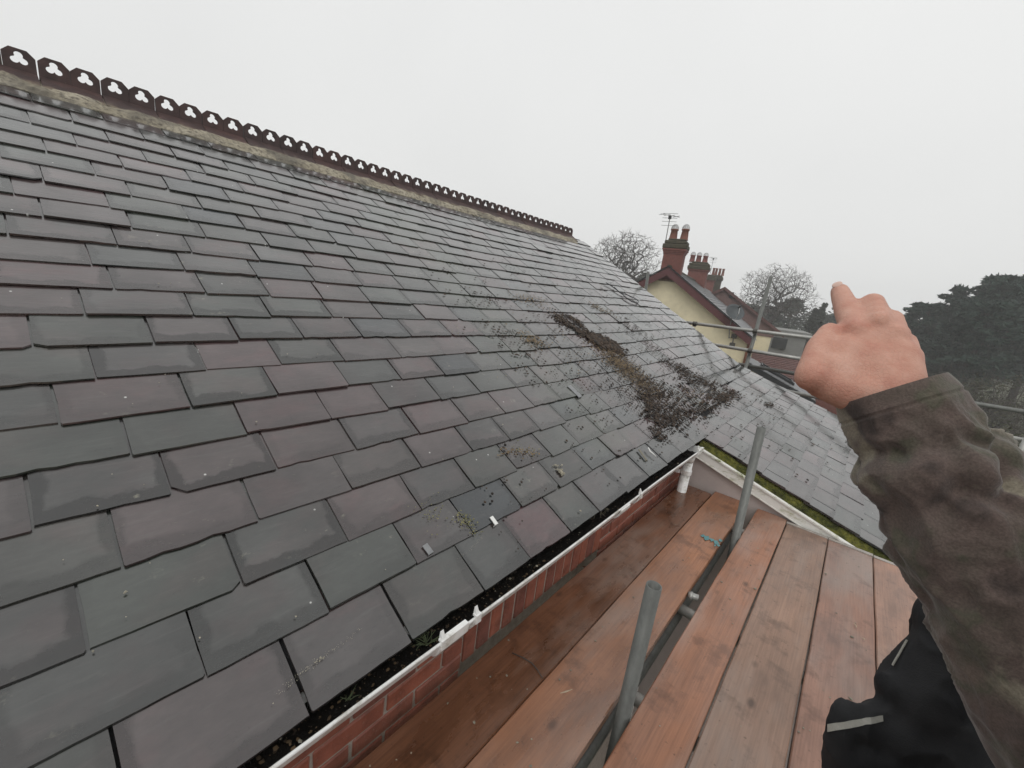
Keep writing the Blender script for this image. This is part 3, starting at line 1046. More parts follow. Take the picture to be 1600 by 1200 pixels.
# ------------------------------------------------------------------ moss and litter on the slates
def clump(vs, fs, p, n, r, rng, squash=0.6):
    x, y = basis(n)
    b = len(vs)
    k = 5
    top = p + n * r * squash * rng.uniform(0.7, 1.2)
    vs.append(top)
    for ring_r, hh in ((0.75, 0.7), (1.0, 0.05)):
        a0 = rng.random() * 6
        for i in range(k):
            a = a0 + 2 * math.pi * i / k
            q = r * ring_r * rng.uniform(0.6, 1.35)
            vs.append(p + (x * math.cos(a) + y * math.sin(a)) * q + n * r * squash * hh * rng.uniform(0.6, 1.3))
    for i in range(k):
        j = (i + 1) % k
        fs.append((b, b + 1 + i, b + 1 + j))
        fs.append((b + 1 + i, b + 1 + k + i, b + 1 + k + j, b + 1 + j))

def scatter(regions, name, mat, label, seed):
    rng = random.Random(seed)
    vs, fs = [], []
    for (kind, pts, width, n, rlo, rhi) in regions:
        q = [px_to_ys(*p) for p in pts]
        for i in range(n):
            if kind == 'line':
                t_ = rng.random() * (len(q) - 1)
                a = int(t_); f = t_ - a
                Y = q[a][0] * (1 - f) + q[a + 1][0] * f + rng.gauss(0, width)
                s = q[a][1] * (1 - f) + q[a + 1][1] * f + rng.gauss(0, width)
            else:
                # random point of a polygon fan
                k = rng.randrange(1, len(q) - 1)
                u, v_ = rng.random(), rng.random()
                if u + v_ > 1: u, v_ = 1 - u, 1 - v_
                Y = q[0][0] + (q[k][0] - q[0][0]) * u + (q[k + 1][0] - q[0][0]) * v_ + rng.gauss(0, width)
                s = q[0][1] + (q[k][1] - q[0][1]) * u + (q[k + 1][1] - q[0][1]) * v_ + rng.gauss(0, width)
            if Y > Y_END - 0.05 or s < S_RIDGE + 0.05: continue
            if Y < 3.36 and s > -0.02: continue
            if kind == 'patchy' and noise.noise((Y * 5, s * 5, seed)) < rng.uniform(-0.25, 0.35): continue
            p, ty, tu, nn = frame(Y, s)
            # height of the slate surface above the datum at this place
            fr = (-s / GAUGE) % 1.0
            p = p + nn * (0.006 + 0.007 * (1 - fr))
            r = rlo + (rhi - rlo) * rng.random() ** 2.2
            clump(vs, fs, p, nn, r, rng)
    o = pydata(name, vs, fs, mat)
    tag(o, label, 'debris', None, 'stuff')
    return o
for nm, mt, lab in (('gutter_litter', 'gutter_brown', 'brown crumbs and leaf scraps on the black gutter silt'), ('gutter_flakes', 'debris_grey', 'white mortar flakes dropped in the gutter')):
    vs, fs = [], []
    rng = random.Random(65)
    for (q, p_, r_) in LIT:
        if q == nm: clump(vs, fs, p_, Vector((rng.uniform(-.5, .5), rng.uniform(-.5, .5), 1)).normalized(), r_, rng, 0.5)
    tag(pydata(nm, vs, fs, M[mt]), lab, 'debris', None, 'stuff')
BAND = [(868, 492), (885, 503), (905, 517), (925, 527), (945, 535), (963, 541)]
BAND2 = [(880, 490), (900, 500), (915, 512)]
scatter([('line', BAND[:4], 0.024, 300, 0.005, 0.017),
         ('line', BAND[3:], 0.046, 1000, 0.008, 0.024),
         ('line', BAND, 0.075, 420, 0.004, 0.014),
         ('line', BAND2, 0.03, 160, 0.005, 0.014),
         ('patchy', [(1000, 600), (1085, 590), (1125, 600), (1148, 618), (1100, 640), (1040, 660), (1010, 640)], 0.04, 1900, 0.004, 0.015),
         ('line', [(1015, 655), (1050, 655), (1090, 642), (1125, 625), (1146, 612)], 0.05, 800, 0.005, 0.017),
         ('line', [(955, 545), (985, 575), (1010, 600), (1040, 640)], 0.12, 900, 0.003, 0.011),
         ('line', [(930, 545), (980, 600), (1010, 640)], 0.24, 900, 0.0025, 0.008),
         ('line', [(1060, 580), (1120, 600), (1060, 625), (1010, 640)], 0.10, 900, 0.003, 0.011),
         ('line', [(1020, 675), (1035, 680)], 0.03, 120, 0.004, 0.012),
         ('line', [(1040, 570), (1065, 575), (1075, 590)], 0.06, 260, 0.004, 0.013),
         ('line', [(975, 505), (1000, 520), (1015, 545), (1050, 565)], 0.12, 420, 0.003, 0.010),
         ('patchy', [(700, 410), (900, 400), (1060, 500), (1160, 590), (1230, 700), (1100, 700), (900, 640), (760, 520)], 0.12, 4200, 0.0025, 0.0095),
         ('patchy', [(1150, 600), (1250, 640), (1330, 760), (1250, 780), (1120, 680)], 0.06, 180, 0.005, 0.013),
         ('patchy', [(760, 700), (960, 660), (1040, 700), (900, 810), (780, 860)], 0.05, 160, 0.003, 0.009),
         ('line', [(1185, 640), (1205, 645)], 0.04, 40, 0.006, 0.018)],
        'moss_debris', M['debris_dark'], 'dark dead moss crumbs raked down across the wet slates', 31)
scatter([('line', [(945, 548), (965, 562), (985, 580), (1005, 598)], 0.11, 2300, 0.0025, 0.0075),
         ('line', [(820, 528), (845, 534)], 0.05, 220, 0.003, 0.009),
         ('line', [(805, 463), (850, 470)], 0.05, 160, 0.003, 0.008),
         ('line', [(925, 478), (955, 490)], 0.05, 160, 0.003, 0.009),
         ('patchy', [(1000, 610), (1110, 605), (1130, 620), (1060, 650), (1010, 640)], 0.06, 700, 0.0025, 0.008),
         ('line', [(780, 710), (835, 708)], 0.02, 90, 0.002, 0.006),
         ('patchy', [(820, 430), (1000, 440), (1120, 600), (950, 620), (830, 540)], 0.1, 1400, 0.002, 0.007)],
        'dry_litter', M['debris_tan'], 'tan dry moss litter scattered between the dark moss heaps', 32)
M['lichen'] = leaf_mat('yellow_green_lichen', (0.10, 0.10, 0.04), (0.22, 0.20, 0.10))
scatter([('patchy', [(702, 806), (738, 838), (778, 822), (735, 815)], 0.012, 420, 0.0015, 0.0045),
         ('line', [(660, 800), (690, 812)], 0.03, 60, 0.0015, 0.003),
         ('line', [(800, 700), (836, 706)], 0.02, 60, 0.0015, 0.004),
         ('patchy', [(730, 480), (790, 560), (760, 600), (700, 500)], 0.05, 160, 0.0015, 0.004)],
        'slate_lichen', M['lichen'], 'yellow green lichen crusted on the slates by the white clip', 35)
scatter([('line', [(872, 735), (876, 742)], 0.006, 26, 0.006, 0.014),
         ('line', [(432, 1086), (470, 1055), (496, 1035)], 0.004, 80, 0.0005, 0.0013),
         ('line', [(496, 1035), (530, 1010), (562, 984)], 0.003, 60, 0.0005, 0.0011),
         ('line', [(714, 876), (740, 855), (752, 840)], 0.003, 50, 0.0005, 0.0012),
         ('line', [(488, 1037), (505, 1029)], 0.003, 26, 0.0007, 0.002),
         ('line', [(905, 800), (908, 806)], 0.004, 8, 0.004, 0.009),
         ('line', [(862, 729), (878, 731)], 0.004, 12, 0.003, 0.006),
         ('patchy', [(0, 300), (300, 250), (900, 450), (1000, 700), (450, 1100), (100, 1000)], 0.1, 160, 0.0015, 0.004)],
        'mortar_crumbs', M['debris_grey'], 'pale crumbs of mortar and lichen lying on the lower slates', 33)

# a loop of black wire lying near the verge
def roof_pts(pxs, lift):
    out = []
    for p in pxs:
        Y, s = px_to_ys(*p)
        q, a, b_, n = frame(Y, s)
        out.append(q + n * lift)
    return out
bm = bmesh.new()
add_path(bm, roof_pts([(945, 445), (952, 449), (960, 455), (968, 461), (978, 464), (989, 469), (996, 474), (995, 477), (986, 475), (977, 469), (972, 464), (966, 460), (958, 452)], 0.022), 0.006, 6)
o = mesh_obj('wire_loop', bm, M['dark_trim'], None, True)
tag(o, 'loose loop of black cable lying on the slates near the far verge', 'cable')
bm = bmesh.new()
add_path(bm, roof_pts([(1010, 702), (1013, 708), (1018, 712), (1022, 716)], 0.018), [0.004, 0.005, 0.004, 0.002], 6)
o = mesh_obj('white_feather', bm, M['white'], None, True)
tag(o, 'curled white scrap on the slates near the end of the gutter', 'scrap')

# ------------------------------------------------------------------ scaffold
BZ = -1.37
wood = [wood_material('board_dark_wet', (0.219, 0.097, 0.050), (0.113, 0.049, 0.027), 1.0, 1.0),
        wood_material('board_orange_brown', (0.332, 0.151, 0.077), (0.219, 0.091, 0.045), 0.8, 2.0),
        wood_material('board_russet', (0.350, 0.160, 0.090), (0.234, 0.102, 0.056), 0.7, 3.0),
        wood_material('board_grey_brown', (0.283, 0.175, 0.124), (0.204, 0.122, 0.086), 0.5, 4.0),
        wood_material('board_pinkish', (0.317, 0.175, 0.125), (0.227, 0.117, 0.082), 0.4, 5.0),
        wood_material('board_pale_tan', (0.403, 0.234, 0.167), (0.308, 0.167, 0.114), 0.3, 6.0),
        wood_material('board_tan', (0.368, 0.213, 0.147), (0.263, 0.144, 0.098), 0.3, 7.0)]
W_END = M['wet_end'] = simple('wet_orange_end', (0.28, 0.10, 0.035), 0.35, 0.3, 20, 0.2)
boards = [(-0.785, -0.566, 3.235, 0.0, 'dark wet scaffold board along the brick wall'),
          (-0.560, -0.338, 3.298, 0.008, 'orange brown scaffold board between the wall board and the gap with tubes'),
          (-0.270, -0.086, 3.285, 0.004, 'russet scaffold board just right of the gap with tubes'),
          (-0.080, 0.148, 3.262, 0.0, 'grey brown scaffold board between the russet and the pinkish one'),
          (0.154, 0.375, 3.262, 0.002, 'pinkish scaffold board with pale scratches beside the pale one'),
          (0.381, 0.605, 3.255, 0.0, 'pale tan scaffold board beside the black jacket'),
          (0.611, 0.835, 3.25, 0.0, 'tan scaffold board outermost behind the arm')]
for i, (x0, x1, ye, dz, lab) in enumerate(boards):
    bm = bmesh.new()
    ny = 30
    rings = []
    rbd = random.Random(40 + i)
    for j in range(ny + 1):
        Y = -1.3 + (ye + 1.3) * j / ny
        sx = 0.002 * math.sin(Y * 1.7 + i) + rbd.uniform(-0.0008, 0.0008)
        cup = 0.002 * math.sin(Y * 0.9 + i * 2)
        zt = BZ + dz + cup
        pr = [(x0 + sx, zt - 0.038), (x0 + sx, zt - 0.004), (x0 + 0.004 + sx, zt), ((x0 + x1) / 2, zt + 0.0012), (x1 - 0.004 + sx, zt), (x1 + sx, zt - 0.004), (x1 + sx, zt - 0.038)]
        rings.append([bm.verts.new((x, Y, z)) for x, z in pr])
    for j in range(ny):
        for q in range(7):
            bm.faces.new((rings[j][q], rings[j][(q + 1) % 7], rings[j + 1][(q + 1) % 7], rings[j + 1][q]))
    bm.faces.new(rings[0]); bm.faces.new(list(reversed(rings[-1])))
    fix_normals(bm)
    o = mesh_obj('scaffold_board', bm, wood[i])
    tag(o, lab, 'board', 'scaffold boards of the platform')
    # hoop-iron band nailed round the end
    if i in (3, 4, 5, 6):
        bm = bmesh.new()
        add_box(bm, (x0 - 0.0012, ye - 0.030, BZ + dz - 0.034), (x1 + 0.0012, ye + 0.0012, BZ + dz + 0.0042))
        ob = mesh_obj('end_band', bm, M['band'], o)

def tube_thing(name, p0, p1, mat, label, group, r=0.02415, couplers=()):
    bm = bmesh.new()
    add_pipe(bm, p0, p1, r, 0.004, 24)
    fix_normals(bm)
    o = mesh_obj(name, bm, mat, None, True)
    tag(o, label, 'scaffold tube', group)
    for c in couplers:
        c = Vector(c)
        d = (Vector(p1) - Vector(p0)).normalized()
        bm = bmesh.new()
        add_pipe(bm, c - d * 0.028, c + d * 0.028, r + 0.009, 0.0085, 14)
        x, y = basis(d)
        add_tube(bm, c + x * (r + 0.004), c + x * (r + 0.030), 0.009, 0.009, 6)
        add_box(bm, c + Vector((-0.022, -0.022, -r - 0.022)), c + Vector((0.022, 0.022, -r - 0.009)))
        mesh_obj('coupler', bm, M['coupler'], o)
    return o
TX = -0.313
t1b = onZ(975, 1112, BZ); t1t = onY(1022, 915, t1b.y)
t2b = onZ(1150, 838, BZ); t2t = onY(1190, 668, t2b.y)
def ext(b, t_, z):
    d = (t_ - b); return b + d * ((z - b.z) / d.z)
G1 = 'upright tubes of the scaffold'
tube_thing('scaffold_standard', ext(t1b, t1t, GZ), t1t, M['tube'], 'short grey standard with an open end rising through the board gap in front', G1)
tube_thing('scaffold_standard', ext(t2b, t2t, GZ), t2t, M['tube'], 'taller grey standard rising in front of the white bargeboard', G1)
G2 = 'tubes under the platform'
for (Y, xa, lab) in ((1.33, -0.80, 'bearer tube under the boards by the front standard'), (1.93, -0.803, 'bearer tube under the boards whose end shows at the soldier bricks'), (2.97, -0.803, 'bearer tube under the boards near the downpipe')):
    tube_thing('bearer_tube', (xa, Y, BZ - 0.066), (1.3, Y, BZ - 0.066), M['tube_light'], lab, G2)
tube_thing('ledger_tube', (-0.355, -1.3, BZ - 0.120), (-0.355, 3.2, BZ - 0.120), M['tube'], 'grey ledger tube running below the gap between the boards', G2)
tube_thing('ledger_tube', (0.95, -1.3, BZ - 0.120), (0.95, 3.2, BZ - 0.120), M['tube_dark'], 'outer ledger tube under the platform edge', G2)
# coupler seen in the gap
p = onZ(1084, 934, BZ - 0.012)
bm = bmesh.new()
add_tube(bm, (-0.336, p.y, BZ - 0.012), (-0.291, p.y + 0.012, BZ - 0.010), 0.016, 0.016, 14)
add_tube(bm, (-0.330, p.y, BZ - 0.012), (-0.318, p.y + 0.003, BZ - 0.012), 0.021, 0.021, 6)
o = mesh_obj('tube_fitting', bm, M['tube_light'], None, True)
tag(o, 'pale round scaffold fitting lodged in the gap between two boards', 'fitting')

# far scaffold beyond the verge
YF = 6.8
s1b = onY(1165, 575, YF); s1t = onY(1205, 432, YF)
s2b = onY(1008, 460, YF); s2t = onY(1013, 425, YF)
tube_thing('scaffold_standard', ext(s1b, s1t, GZ), s1t, M['tube'], 'tall far standard carrying three rails beyond the slate verge', G1)
tube_thing('scaffold_standard', ext(s2b, s2t, GZ), s2t, M['tube'], 'far standard standing against the yellow gable', G1)
YR = YF - 0.05
G3 = 'horizontal rails of the far scaffold'
def rail(pa, pb, x0, x1, mat, lab, cx=None, Y=YR):
    a, b = onY(*pa, Y), onY(*pb, Y)
    z = lambda x: a.z + (b.z - a.z) * (x - a.x) / (b.x - a.x)
    cs = [(q, Y, z(q)) for q in (cx or [])]
    tube_thing('guard_rail', (x0, Y, z(x0)), (x1, Y, z(x1)), mat, lab, G3, couplers=cs)
sx = s1b.x + (s1t.x - s1b.x) * 0.4
rail((1065, 503), (1285, 530), -2.45, 0.1, M['tube_light'], 'uppermost pale guard rail crossing the yellow gable', [sx, -2.0])
rail((1105, 537), (1260, 562), -2.1, 0.15, M['tube_light'], 'second pale guard rail below the uppermost one', [sx])
rail((1160, 570), (1460, 620), -1.30, 2.6, M['tube'], 'dark lower rail running out behind the sleeve to the right edge', [sx, 1.75], YR + 0.10)
rail((1215, 608), (1600, 688), -0.95, 2.6, M['tube_light'], 'lowest grey rail coming out below the yellow lean-to', [1.62])
s3 = onY(1592, 690, YR - 0.06)
tube_thing('scaffold_standard', (s3.x, s3.y, GZ), (s3.x + 0.04, s3.y, s3.z + 0.05), M['tube_light'], 'stub of pale standard at the right edge under the lowest rail', G1)
# things lying on the boards
bm = bmesh.new()
tw = [onZ(x, y, BZ + 0.007) for x, y in ((800, 1020), (818, 1028), (831, 1036), (840, 1047), (848, 1060))]
add_path(bm, tw, [0.0018, 0.0022, 0.0022, 0.002, 0.0014], 6)
o = mesh_obj('twig', bm, M['bark'], None, True)
tag(o, 'thin bent dark twig lying on the wall-side board', 'twig')
M['teal'] = simple('dried_teal_paint', (0.10, 0.24, 0.25), 0.6, 0.3, 40, 0.2)
bm = bmesh.new()
rr = random.Random(77)
for (x, y, r) in ((1098, 838, 0.012), (1104, 841, 0.016), (1112, 844, 0.013), (1119, 848, 0.017), (1126, 845, 0.010), (1122, 853, 0.008), (1117, 853, 0.006)):
    c = onZ(x, y, BZ + 0.008)
    ring = [bm.verts.new(c + Vector((math.cos(a) * r * rr.uniform(0.5, 1.3), math.sin(a) * r * 1.8 * rr.uniform(0.5, 1.3), 0.0035 + 0.0006 * rr.random()))) for a in [2 * math.pi * i / 9 for i in range(9)]]
    bm.faces.new(ring)
o = mesh_obj('paint_splash', bm, M['teal'])
tag(o, 'dried pale blue paint splash on the orange brown board by the far standard', 'paint splash', None, None)
rng = random.Random(90)
vs, fs = [], []
M['chip'] = simple('pale_wood_chip', (0.42, 0.34, 0.25), 0.7, 0.3, 30, 0.1)
for i in range(150):
    bi = rng.choice([0, 0, 1, 1, 2, 2, 3, 4, 4, 5])
    x0, x1, ye, dz, _ = boards[bi]
    p = Vector((rng.uniform(x0 + 0.01, x1 - 0.01), rng.uniform(0.3, ye - 0.05), BZ + dz + 0.002))
    clump(vs, fs, p, Vector((0, 0, 1)), rng.uniform(0.0015, 0.005) * (1 if rng.random() < 0.85 else 1.8), rng, 0.4)
o = pydata('board_crumbs', vs, fs, M['debris_grey'])
tag(o, 'pale crumbs and grit fallen on the scaffold boards', 'debris', None, 'stuff')
for (px, py, ang, L, lab) in ((885, 1080, 1.1, 0.05, 'pale wood splinter on the orange brown board near the front standard'), (1336, 977, 1.9, 0.030, 'pale wood splinter on the pinkish board nearest the jacket'), (1349, 998, 2.4, 0.014, 'smallest pale wood splinter by the pale board edge')):
    p = onZ(px, py, BZ + 0.009)
    bm = bmesh.new()
    d = Vector((math.cos(ang), math.sin(ang), 0)) * L
    add_path(bm, [p - d * 0.5, p - d * 0.1 + Vector((0.002, 0, 0.001)), p + d * 0.5], [0.001, 0.0026, 0.0008], 5)
    o = mesh_obj('wood_splinter', bm, M['chip'])
    tag(o, lab, 'splinter', 'splinters on the boards')

# ------------------------------------------------------------------ houses beyond
HH = Vector((-0.2, 0.98, 0)).normalized()
GG = Vector((HH.y, -HH.x, 0))
def hp(g, z, d): return GG * g + HH * d + Vector((0, 0, z))
def gz(px, py, d):
    r = ray(px, py); q = r * (d / HH.dot(r))
    return q.dot(GG), q.z

def far_slates(parent, pa, pb, pc, name, mat, rows, cols, seed, lift=0.02):
    """courses of tiles over the parallelogram pa (ridge near), pb (ridge far), pc (eave near): one stuff mesh"""
    rng = random.Random(seed)
    pa, pb, pc = Vector(pa), Vector(pb), Vector(pc)
    u = pb - pa; v = pc - pa
    n = u.cross(v).normalized()
    if n.z < 0: n = -n
    vs, fs = [], []
    for i in range(rows):
        for j in range(cols):
            o_ = 0.5 if i % 2 else 0.0
            a0, a1 = max(0, (j - o_) / cols + 0.0008), min(1, (j + 1 - o_) / cols - 0.0008)
            if a1 - a0 < 0.002: continue
            h = lift + rng.uniform(-0.3, 0.3) * lift * 0.4
            q = [pa + u * a0 + v * (i / rows) + n * 0.004, pa + u * a1 + v * (i / rows) + n * 0.004,
                 pa + u * a1 + v * ((i + 1.02) / rows) + n * h, pa + u * a0 + v * ((i + 1.02) / rows) + n * h]
            b = len(vs)
            vs += q + [q[3] - n * lift * 0.7, q[2] - n * lift * 0.7]
            fs += [(b, b + 1, b + 2, b + 3), (b + 3, b + 2, b + 5, b + 4)]
    o = pydata(name, vs, fs, mat, parent)
    tag(o, kind='stuff')

def pot(parent, base, h, r, mat, cowl=True):
    bm = bmesh.new()
    b = Vector(base); up = Vector((0, 0, 1))
    prof = [(0, r * 1.15), (0.06, r * 1.15), (0.10, r * 1.05), (0.82, r * 0.86), (0.86, r * 1.02), (0.97, r * 1.05), (1.0, r * 0.92), (1.0, r * 0.7), (0.75, r * 0.65)]
    prev = None
    n = 14
    for f, rr_ in prof:
        ring = [bm.verts.new(b + up * h * f + Vector((math.cos(a), math.sin(a), 0)) * rr_) for a in [2 * math.pi * i / n for i in range(n)]]
        if prev:
            for i in range(n): bm.faces.new((prev[i], prev[(i + 1) % n], ring[(i + 1) % n], ring[i]))
        prev = ring
    bm.faces.new(list(reversed(prev)))
    o = mesh_obj('chimney_pot', bm, mat, parent, True)
    return o

def cowl(parent, base, r):
    """wire bird guard: half dome of wires"""
    bm = bmesh.new()
    b = Vector(base)
    for k in range(6):
        a = math.pi * k / 6
        pts = [b + Vector((math.cos(a), math.sin(a), 0)) * r * math.cos(e) + Vector((0, 0, 1)) * r * 1.25 * math.sin(e) for e in [math.pi * i / 8 for i in range(9)]]
        add_path(bm, pts, 0.010, 4)
    for e in (0.35, 0.8):
        pts = [b + Vector((math.cos(a), math.sin(a), 0)) * r * math.cos(e) + Vector((0, 0, 1)) * r * 1.25 * math.sin(e) for a in [2 * math.pi * i / 10 for i in range(11)]]
        add_path(bm, pts, 0.008, 4)
    return mesh_obj('wire_cowl', bm, M['wire'], parent)

def chimney(parent, g0, g1, d0, dep, z0, zs, zc0, zc1, pots, mats, capdark=True, cowls=True, label=None):
    """stack between g0..g1, starting d0; zs shoulder, zc0..zc1 corbelled cap"""
    Bm = Matrix(((GG.x, HH.x, 0, 0), (GG.y, HH.y, 0, 0), (0, 0, 1, 0), (0, 0, 0, 1)))
    bm = bmesh.new()
    add_box(bm, (g0, d0, z0), (g1, d0 + dep, zs), Bm)
    w = g1 - g0
    st = (zc0 - zs) / 3
    for i in range(3):
        e = 0.025 + 0.03 * i
        add_box(bm, (g0 - e, d0 - e, zs + st * i + 0.002), (g1 + e, d0 + dep + e, zs + st * (i + 1)), Bm)
    # brick courses read as fine recessed joints
    n = int((zs - z0) / 0.15)
    for i in range(n):
        zz = z0 + (i + 0.5) * 0.15
        add_box(bm, (g0 - 0.006, d0 - 0.006, zz), (g1 + 0.006, d0 + dep + 0.006, zz + 0.128), Bm)
    o = mesh_obj('chimney', bm, mats[0], parent)
    if label: o['label'] = label
    bm = bmesh.new()
    e = 0.10
    hgt = zc1 - zc0
    add_box(bm, (g0 - e, d0 - e, zc0 + 0.003), (g1 + e, d0 + dep + e, zc0 + hgt * 0.45), Bm, bevel=0.03)
    add_box(bm, (g0 - e * 0.5, d0 - e * 0.5, zc0 + hgt * 0.45 + 0.003), (g1 + e * 0.5, d0 + dep + e * 0.5, zc0 + hgt * 0.8), Bm, bevel=0.03)
    add_box(bm, (g0 + 0.05, d0 + 0.05, zc0 + hgt * 0.8 + 0.003), (g1 - 0.05, d0 + dep - 0.05, zc1), Bm, bevel=0.04)
    mesh_obj('chimney_cap', bm, mats[1], o)
    for (gp, hp_, rp, mp) in pots:
        base = GG * gp + HH * (d0 + dep / 2) + Vector((0, 0, zc1 - 0.02))
        pot(o, base, hp_, rp, mp)
        if cowls: cowl(o, base + Vector((0, 0, hp_)), rp * 1.0)
    return o

SCL = 19.0 / 14.0
D = 19.0
yh = empty('yellow_house', hp(-1.5, GZ, D))
tag(yh, 'yellow rendered house with maroon bargeboards and two red brick chimneys', 'house')
ga, za = gz(1045, 416, D)
gr_, zr_ = gz(1179, 531, D)
pit = (za - zr_) / (gr_ - ga)
hw = gr_ - ga
DLEN = 15.0
OV = 0.35   # verge overhang
def rake(g): return za - pit * abs(g - ga)
# walls
bm = bmesh.new()
wl = hw - 0.12
th_r = 0.16
d0 = D + OV
pol = [hp(ga - wl, GZ, d0), hp(ga + wl, GZ, d0), hp(ga + wl, rake(ga + wl) - th_r, d0), hp(ga, za - th_r, d0), hp(ga - wl, rake(ga - wl) - th_r, d0)]
add_prism(bm, pol, HH * (DLEN - OV)); fix_normals(bm)
mesh_obj('wall', bm, M['yellow'], yh)
# roof slabs
for sg in (1, -1):
    bm = bmesh.new()
    pol = [hp(ga, za - 0.02, D), hp(ga + sg * hw, zr_ - 0.02, D), hp(ga + sg * hw, zr_ - 0.12, D), hp(ga, za - 0.12, D)]
    add_prism(bm, [p + HH * 0.03 for p in pol], HH * DLEN); fix_normals(bm)
    ro = mesh_obj('roof', bm, M['far_slate'], yh)
    far_slates(ro, hp(ga, za, D - 0.03), hp(ga, za, D + DLEN), hp(ga + sg * hw * 1.015, zr_ - 0.03, D - 0.03), 'slate_courses', M['far_slate'], 20, 54, 4 + sg, 0.03)
    # bargeboard on the verge
    bm = bmesh.new()
    bd = 0.34
    pol = [hp(ga, za - 0.03, D), hp(ga + sg * (hw - 0.02), zr_ - 0.02, D), hp(ga + sg * (hw - 0.02), zr_ - 0.02 - bd * 0.72, D), hp(ga + sg * (hw - 0.25), rake(ga + sg * (hw - 0.25)) - bd, D), hp(ga, za - 0.03 - bd, D)]
    add_prism(bm, pol, HH * 0.028); fix_normals(bm)
    mesh_obj('bargeboard', bm, M['maroon'], yh)
    bm = bmesh.new()
    pol = [hp(ga, za - 0.16, D + 0.03), hp(ga + sg * hw, zr_ - 0.16, D + 0.03), hp(ga + sg * hw, zr_ - 0.19, D + 0.03), hp(ga, za - 0.19, D + 0.03)]
    add_prism(bm, pol, HH * (OV - 0.032)); fix_normals(bm)
    mesh_obj('soffit', bm, M['maroon'], yh)
    # dark slate undercloak edge over the board
    bm = bmesh.new()
    pol = [hp(ga, za + 0.03, D - 0.05), hp(ga + sg * (hw + 0.03), zr_ + 0.02, D - 0.05), hp(ga + sg * (hw + 0.03), zr_ - 0.018, D - 0.05), hp(ga, za - 0.012, D - 0.05)]
    add_prism(bm, pol, HH * 0.045); fix_normals(bm)
    mesh_obj('verge_trim', bm, M['dark_trim'], yh)
# ridge capping with moss
bm = bmesh.new()
add_tube(bm, hp(ga, za - 0.01, D + 0.02), hp(ga, za - 0.01, D + DLEN), 0.09, 0.09, 8)
mesh_obj('ridge_capping', bm, M['far_brick_dark'], yh)
# gutter and rusty downpipe on the right corner
bm = bmesh.new()
pa, pb = gz(1171, 534, D + 0.2), gz(1161, 575, D + 0.2)
add_tube(bm, hp(pa[0], pa[1] + 0.1, D + 0.25), hp(pa[0], GZ, D + 0.25), 0.05, 0.05, 8)
mesh_obj('downpipe', bm, M['rust'], yh)
# chimneys
g0, g1 = gz(1033, 396, D)[0], gz(1068, 397, D)[0]
z_sh, z_c0, z_c1 = gz(1050, 397, D + 0.5)[1], gz(1052, 389, D + 0.5)[1], gz(1054, 373, D + 0.5)[1]
ptop = gz(1058, 357, D + 0.6)[1]
gm = (g0 + g1) / 2
chimney(yh, g0 + 0.04, g1 - 0.04, D + 0.35, 0.62, za - 0.6, z_sh, z_c0, z_c1,
        [(gm - 0.20, ptop - z_c1, 0.155, M['clay']), (gm + 0.24, ptop - z_c1 + 0.02, 0.155, M['clay'])], (M['far_brick'], M['far_brick_dark']), label='red brick chimney with two pots')
d2 = 29.3
ga2, gb2 = gz(1071, 430, d2)[0], gz(1106, 435, d2)[0]
c = chimney(yh, ga2 + 0.12, gb2 - 0.12, d2, 0.8, za - 0.8, gz(1090, 424, d2)[1], gz(1090, 421, d2)[1], gz(1090, 408.5, d2)[1],
        [(gz(px, 405, d2)[0], gz(1090, 397.5, d2)[1] - gz(1090, 408.5, d2)[1], 0.155, M['clay_red']) for px in (1080.5, 1090.5, 1101)], (M['far_brick'], M['far_brick_dark']), label='wider red brick chimney with three pots')

# aerial on the chimney
def aerial(base_px, top_px, d, label, n=4, boom_px=None, size=0.45):
    a = gz(*base_px, d); b = gz(*top_px, d)
    p0, p1 = hp(a[0], a[1] - 0.6, d), hp(b[0], b[1], d)
    root = empty('tv_aerial', p0)
    tag(root, label, 'aerial')
    bm = bmesh.new(); add_tube(bm, p0, p1, 0.022, 0.018, 8); mesh_obj('mast', bm, M['aerial'], root)
    bd = (HH * 0.55 + GG * 0.2 + Vector((0, 0, 0.75))).normalized() if False else (GG * 0.55 + HH * 0.5).normalized()
    bc = p1 + Vector((0, 0, -0.02))
    bm = bmesh.new(); add_tube(bm, bc - bd * size, bc + bd * size * 1.0, 0.012, 0.012, 6); mesh_obj('boom', bm, M['aerial'], root)
    sd = Vector((bd.y, -bd.x, 0))
    for i in range(n):
        c_ = bc - bd * size + bd * (2 * size) * (i + 0.3) / n
        bm = bmesh.new(); add_tube(bm, c_ - sd * 0.24, c_ + sd * 0.24, 0.009, 0.009, 6); mesh_obj('element', bm, M['aerial'], root)
    for i, dz in enumerate((0.06, -0.12, -0.26, -0.42)):
        q = p1 + (p0 - p1).normalized() * (-dz if dz < 0 else 0) + Vector((0, 0, dz if dz > 0 else 0))
        bm = bmesh.new(); add_tube(bm, q - GG * 0.30, q + GG * 0.30, 0.009, 0.009, 6); mesh_obj('element', bm, M['aerial'], root)
    bm = bmesh.new(); add_box(bm, p1 + Vector((-0.05, -0.05, -0.16)), p1 + Vector((0.05, 0.05, -0.03))); mesh_obj('junction_box', bm, M['dark_trim'], root)
aerial((1041, 374), (1047.5, 336), D + 0.5, 'tall TV aerial strapped to the two-pot chimney')
aerial((1112, 418), (1115, 403), 44.0, 'small distant TV aerial beside the furthest chimney', 3, None, 0.4)

